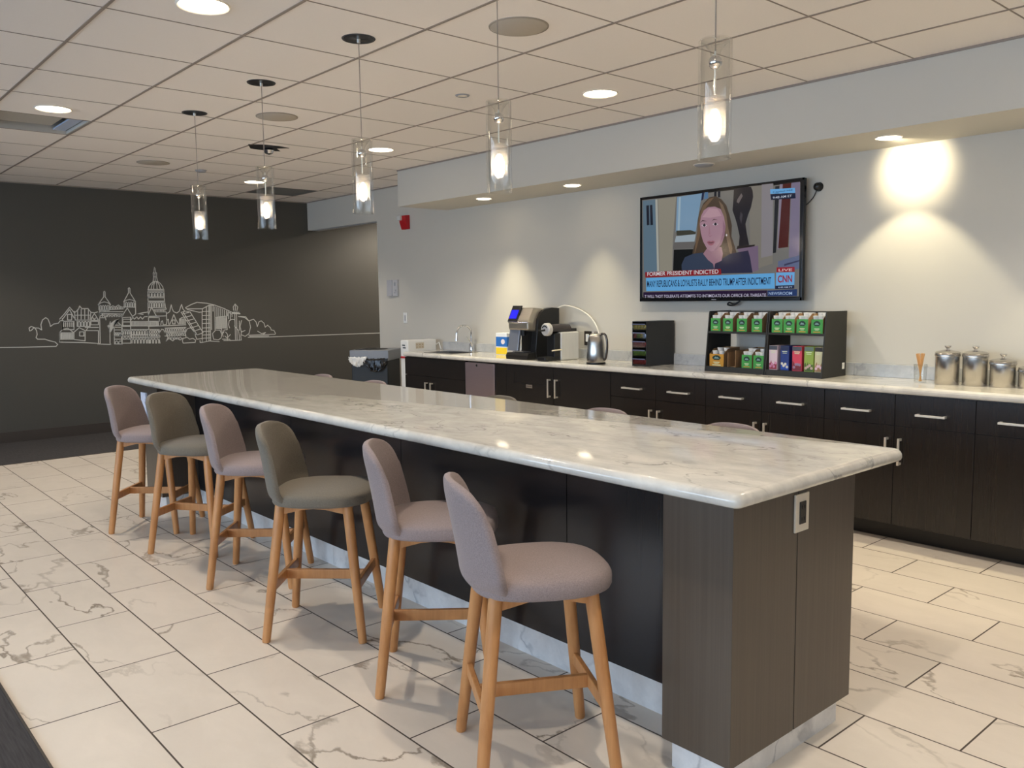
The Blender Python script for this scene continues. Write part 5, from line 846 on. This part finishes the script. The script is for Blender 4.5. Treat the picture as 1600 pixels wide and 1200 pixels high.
def text_mesh(s, y0, z0, y1, z1, x, name, mt, par, off, bold=0.0):
    cu = bpy.data.curves.new('t', 'FONT'); cu.body = s; cu.offset = bold
    ob = bpy.data.objects.new('t', cu); C.objects.link(ob)
    me = bpy.data.meshes.new_from_object(ob.evaluated_get(bpy.context.evaluated_depsgraph_get())); bpy.data.objects.remove(ob)
    xs = [v.co.x for v in me.vertices]; zs_ = [v.co.y for v in me.vertices]
    ax, bx = min(xs), max(xs); az, bz_ = min(zs_), max(zs_)
    for v in me.vertices:
        fx = (v.co.x - ax) / (bx - ax); fz = (v.co.y - az) / (bz_ - az)
        v.co = Vector((x - off[0], y0 + (y1 - y0) * fx - off[1], z0 + (z1 - z0) * fz - off[2]))
    me.materials.clear(); me.materials.append(mt); me.name = name
    o = bpy.data.objects.new(name, me); C.objects.link(o); o.parent = par; return o
TN = ['headline_banner_text', 'headline_text', 'ticker_text', 'programme_text', 'live_text', 'channel_logo', 'time_text', 'place_text', 'clock_text']
for i, (s, col, a, b) in enumerate(TVT):
    z0, z1 = a[1], b[1]
    if i == 2: z0, z1 = 1.411, 1.434
    if i < 2: z0, z1 = (a[1], a[1] + (.030 if i == 0 else .050))
    text_mesh(s, a[0], z0, b[0], z1, x_ - .0003, TN[i], em(tuple(col)), scr, (XT, cy, cz), .009 if i in (0, 1, 4) else (.025 if i == 5 else .004))
m = MB(); m.box(XT + .03, XW - .02, cy - .12, cy + .12, cz - .12, cz + .12, .004); m.box(XW - .02, XW, cy - .2, cy + .2, cz - .1, cz + .1, .002); TVb(m, 'wall_bracket', M_black)
t = thing('cable_bundle', 'small black cable knot hanging under the television', 'cable', (5.2, 3.53, 1.372))
MB().tube(smooth_pts([(0, -.06, .012), (-.01, -.02, -.012), (.0, .03, .0), (.01, .05, -.015), (0, .0, -.02), (.01, -.03, .0)]), .006, 8).build('cable_loop', M_black, t, 60)
t = thing('wall_plug', 'small black round plug on the wall right of the television', 'plug', (XW, 2.915, 2.124))
MB().lathe([(0, -.045), (.018, -.042), (.026, -.03), (.024, -.006), (.03, 0)], axis='X').build('body', M_black, t, 50)
tag(MB().tube(smooth_pts([(XW - .015, 2.925, 2.10), (XW - .01, 2.95, 2.06), (XW - .02, 2.985, 2.02), (5.215, 3.02, 1.99)]), .003, 8).build('thin_cable', M_black, None, 60), 'thin dark cable from the wall plug to the television', 'cable')

# ------------------------------------------------------------------ small wall fittings
t = thing('fire_alarm_strobe', 'red fire alarm horn with clear strobe on the white wall', 'fire alarm', (XW, 7.685, 2.245))
MB().prism([(0, -.075), (-.03, -.075), (-.055, .0), (-.055, .07), (0, .075)], 'XZ', -.06, .06, .004).build('housing', mat('alarm_red', (176, 22, 30), .4), t)
MB().box(-.085, -.05, .01, .07, .02, .07, .008).build('strobe_lens', mat('strobe_clear', (210, 210, 205), .2), t)
t = thing('thermostat_panel', 'white square control panel on the wall beside the opening', 'control panel', (XW, 7.968, 1.55))
MB().box(-.03, 0, .0, .10, -.092, .088, .004).build('left_case', mat('case_plastic', (176, 176, 180), .4), t)
MB().box(-.022, 0, -.10, .0, -.092, .088, .004).build('right_cover', mat('pale_plastic', (188, 187, 188), .4), t)
m = MB(); m.box(-.024, -.0215, -.065, -.04, .02, .06); m.box(-.024, -.0215, -.06, -.035, -.06, -.05); m.box(-.024, -.0215, -.075, -.06, -.04, -.02); m.build('buttons', M_gplast, t)
t = thing('light_switch', 'small white switch plate below the control panel', 'switch', (XW, 7.75, 1.22))
MB().box(-.008, 0, -.036, .036, -.058, .058, .002).build('cover_plate', M_plast, t); MB().box(-.012, -.007, -.014, .014, -.03, .03, .001).build('rocker', mat('pale_plastic'), t)
t = thing('door_closer_track', 'slim grey track under the head of the far opening', 'track', (XW + .07, 9.05, 2.295))
MB().box(-.05, .05, -.77, .77, 0, .010, .001).build('rail', M_gplast, t)
MB().box(-.05, .05, -.77, -.74, -.012, 0, .001).build('end_stop', M_gplast, t)

# ------------------------------------------------------------------ skyline line drawing on the dark wall
m = MB(); R_ = .0042
for line in MURAL:
    q = [Vector((a, 0, b)) for a, b in line]
    for a, b in zip(q, q[1:]):
        d = b - a; L_ = d.length
        if L_ < 1e-4: continue
        d /= L_; nrm = Vector((-d.z, 0, d.x)) * R_; a2 = a - d * R_ * .6; b2 = b + d * R_ * .6
        y_ = YF - .0012
        vs = [(a2 + nrm), (a2 - nrm), (b2 - nrm), (b2 + nrm)]
        A = [m.bm.verts.new((v.x, y_, v.z)) for v in vs]
        m.bm.faces.new(A)
o = m.build('wall_mural', M_line); md = o.modifiers.new('t', 'SOLIDIFY'); md.thickness = .001
tag(o, 'white line drawing of a city skyline with a domed tower on the dark wall', 'wall art')
# passage light beyond the opening
downlight(6.75, 9.0, ZC, .11, 'ceiling light in the passage beyond the far opening', 170, 'round ceiling downlights', spot=172)
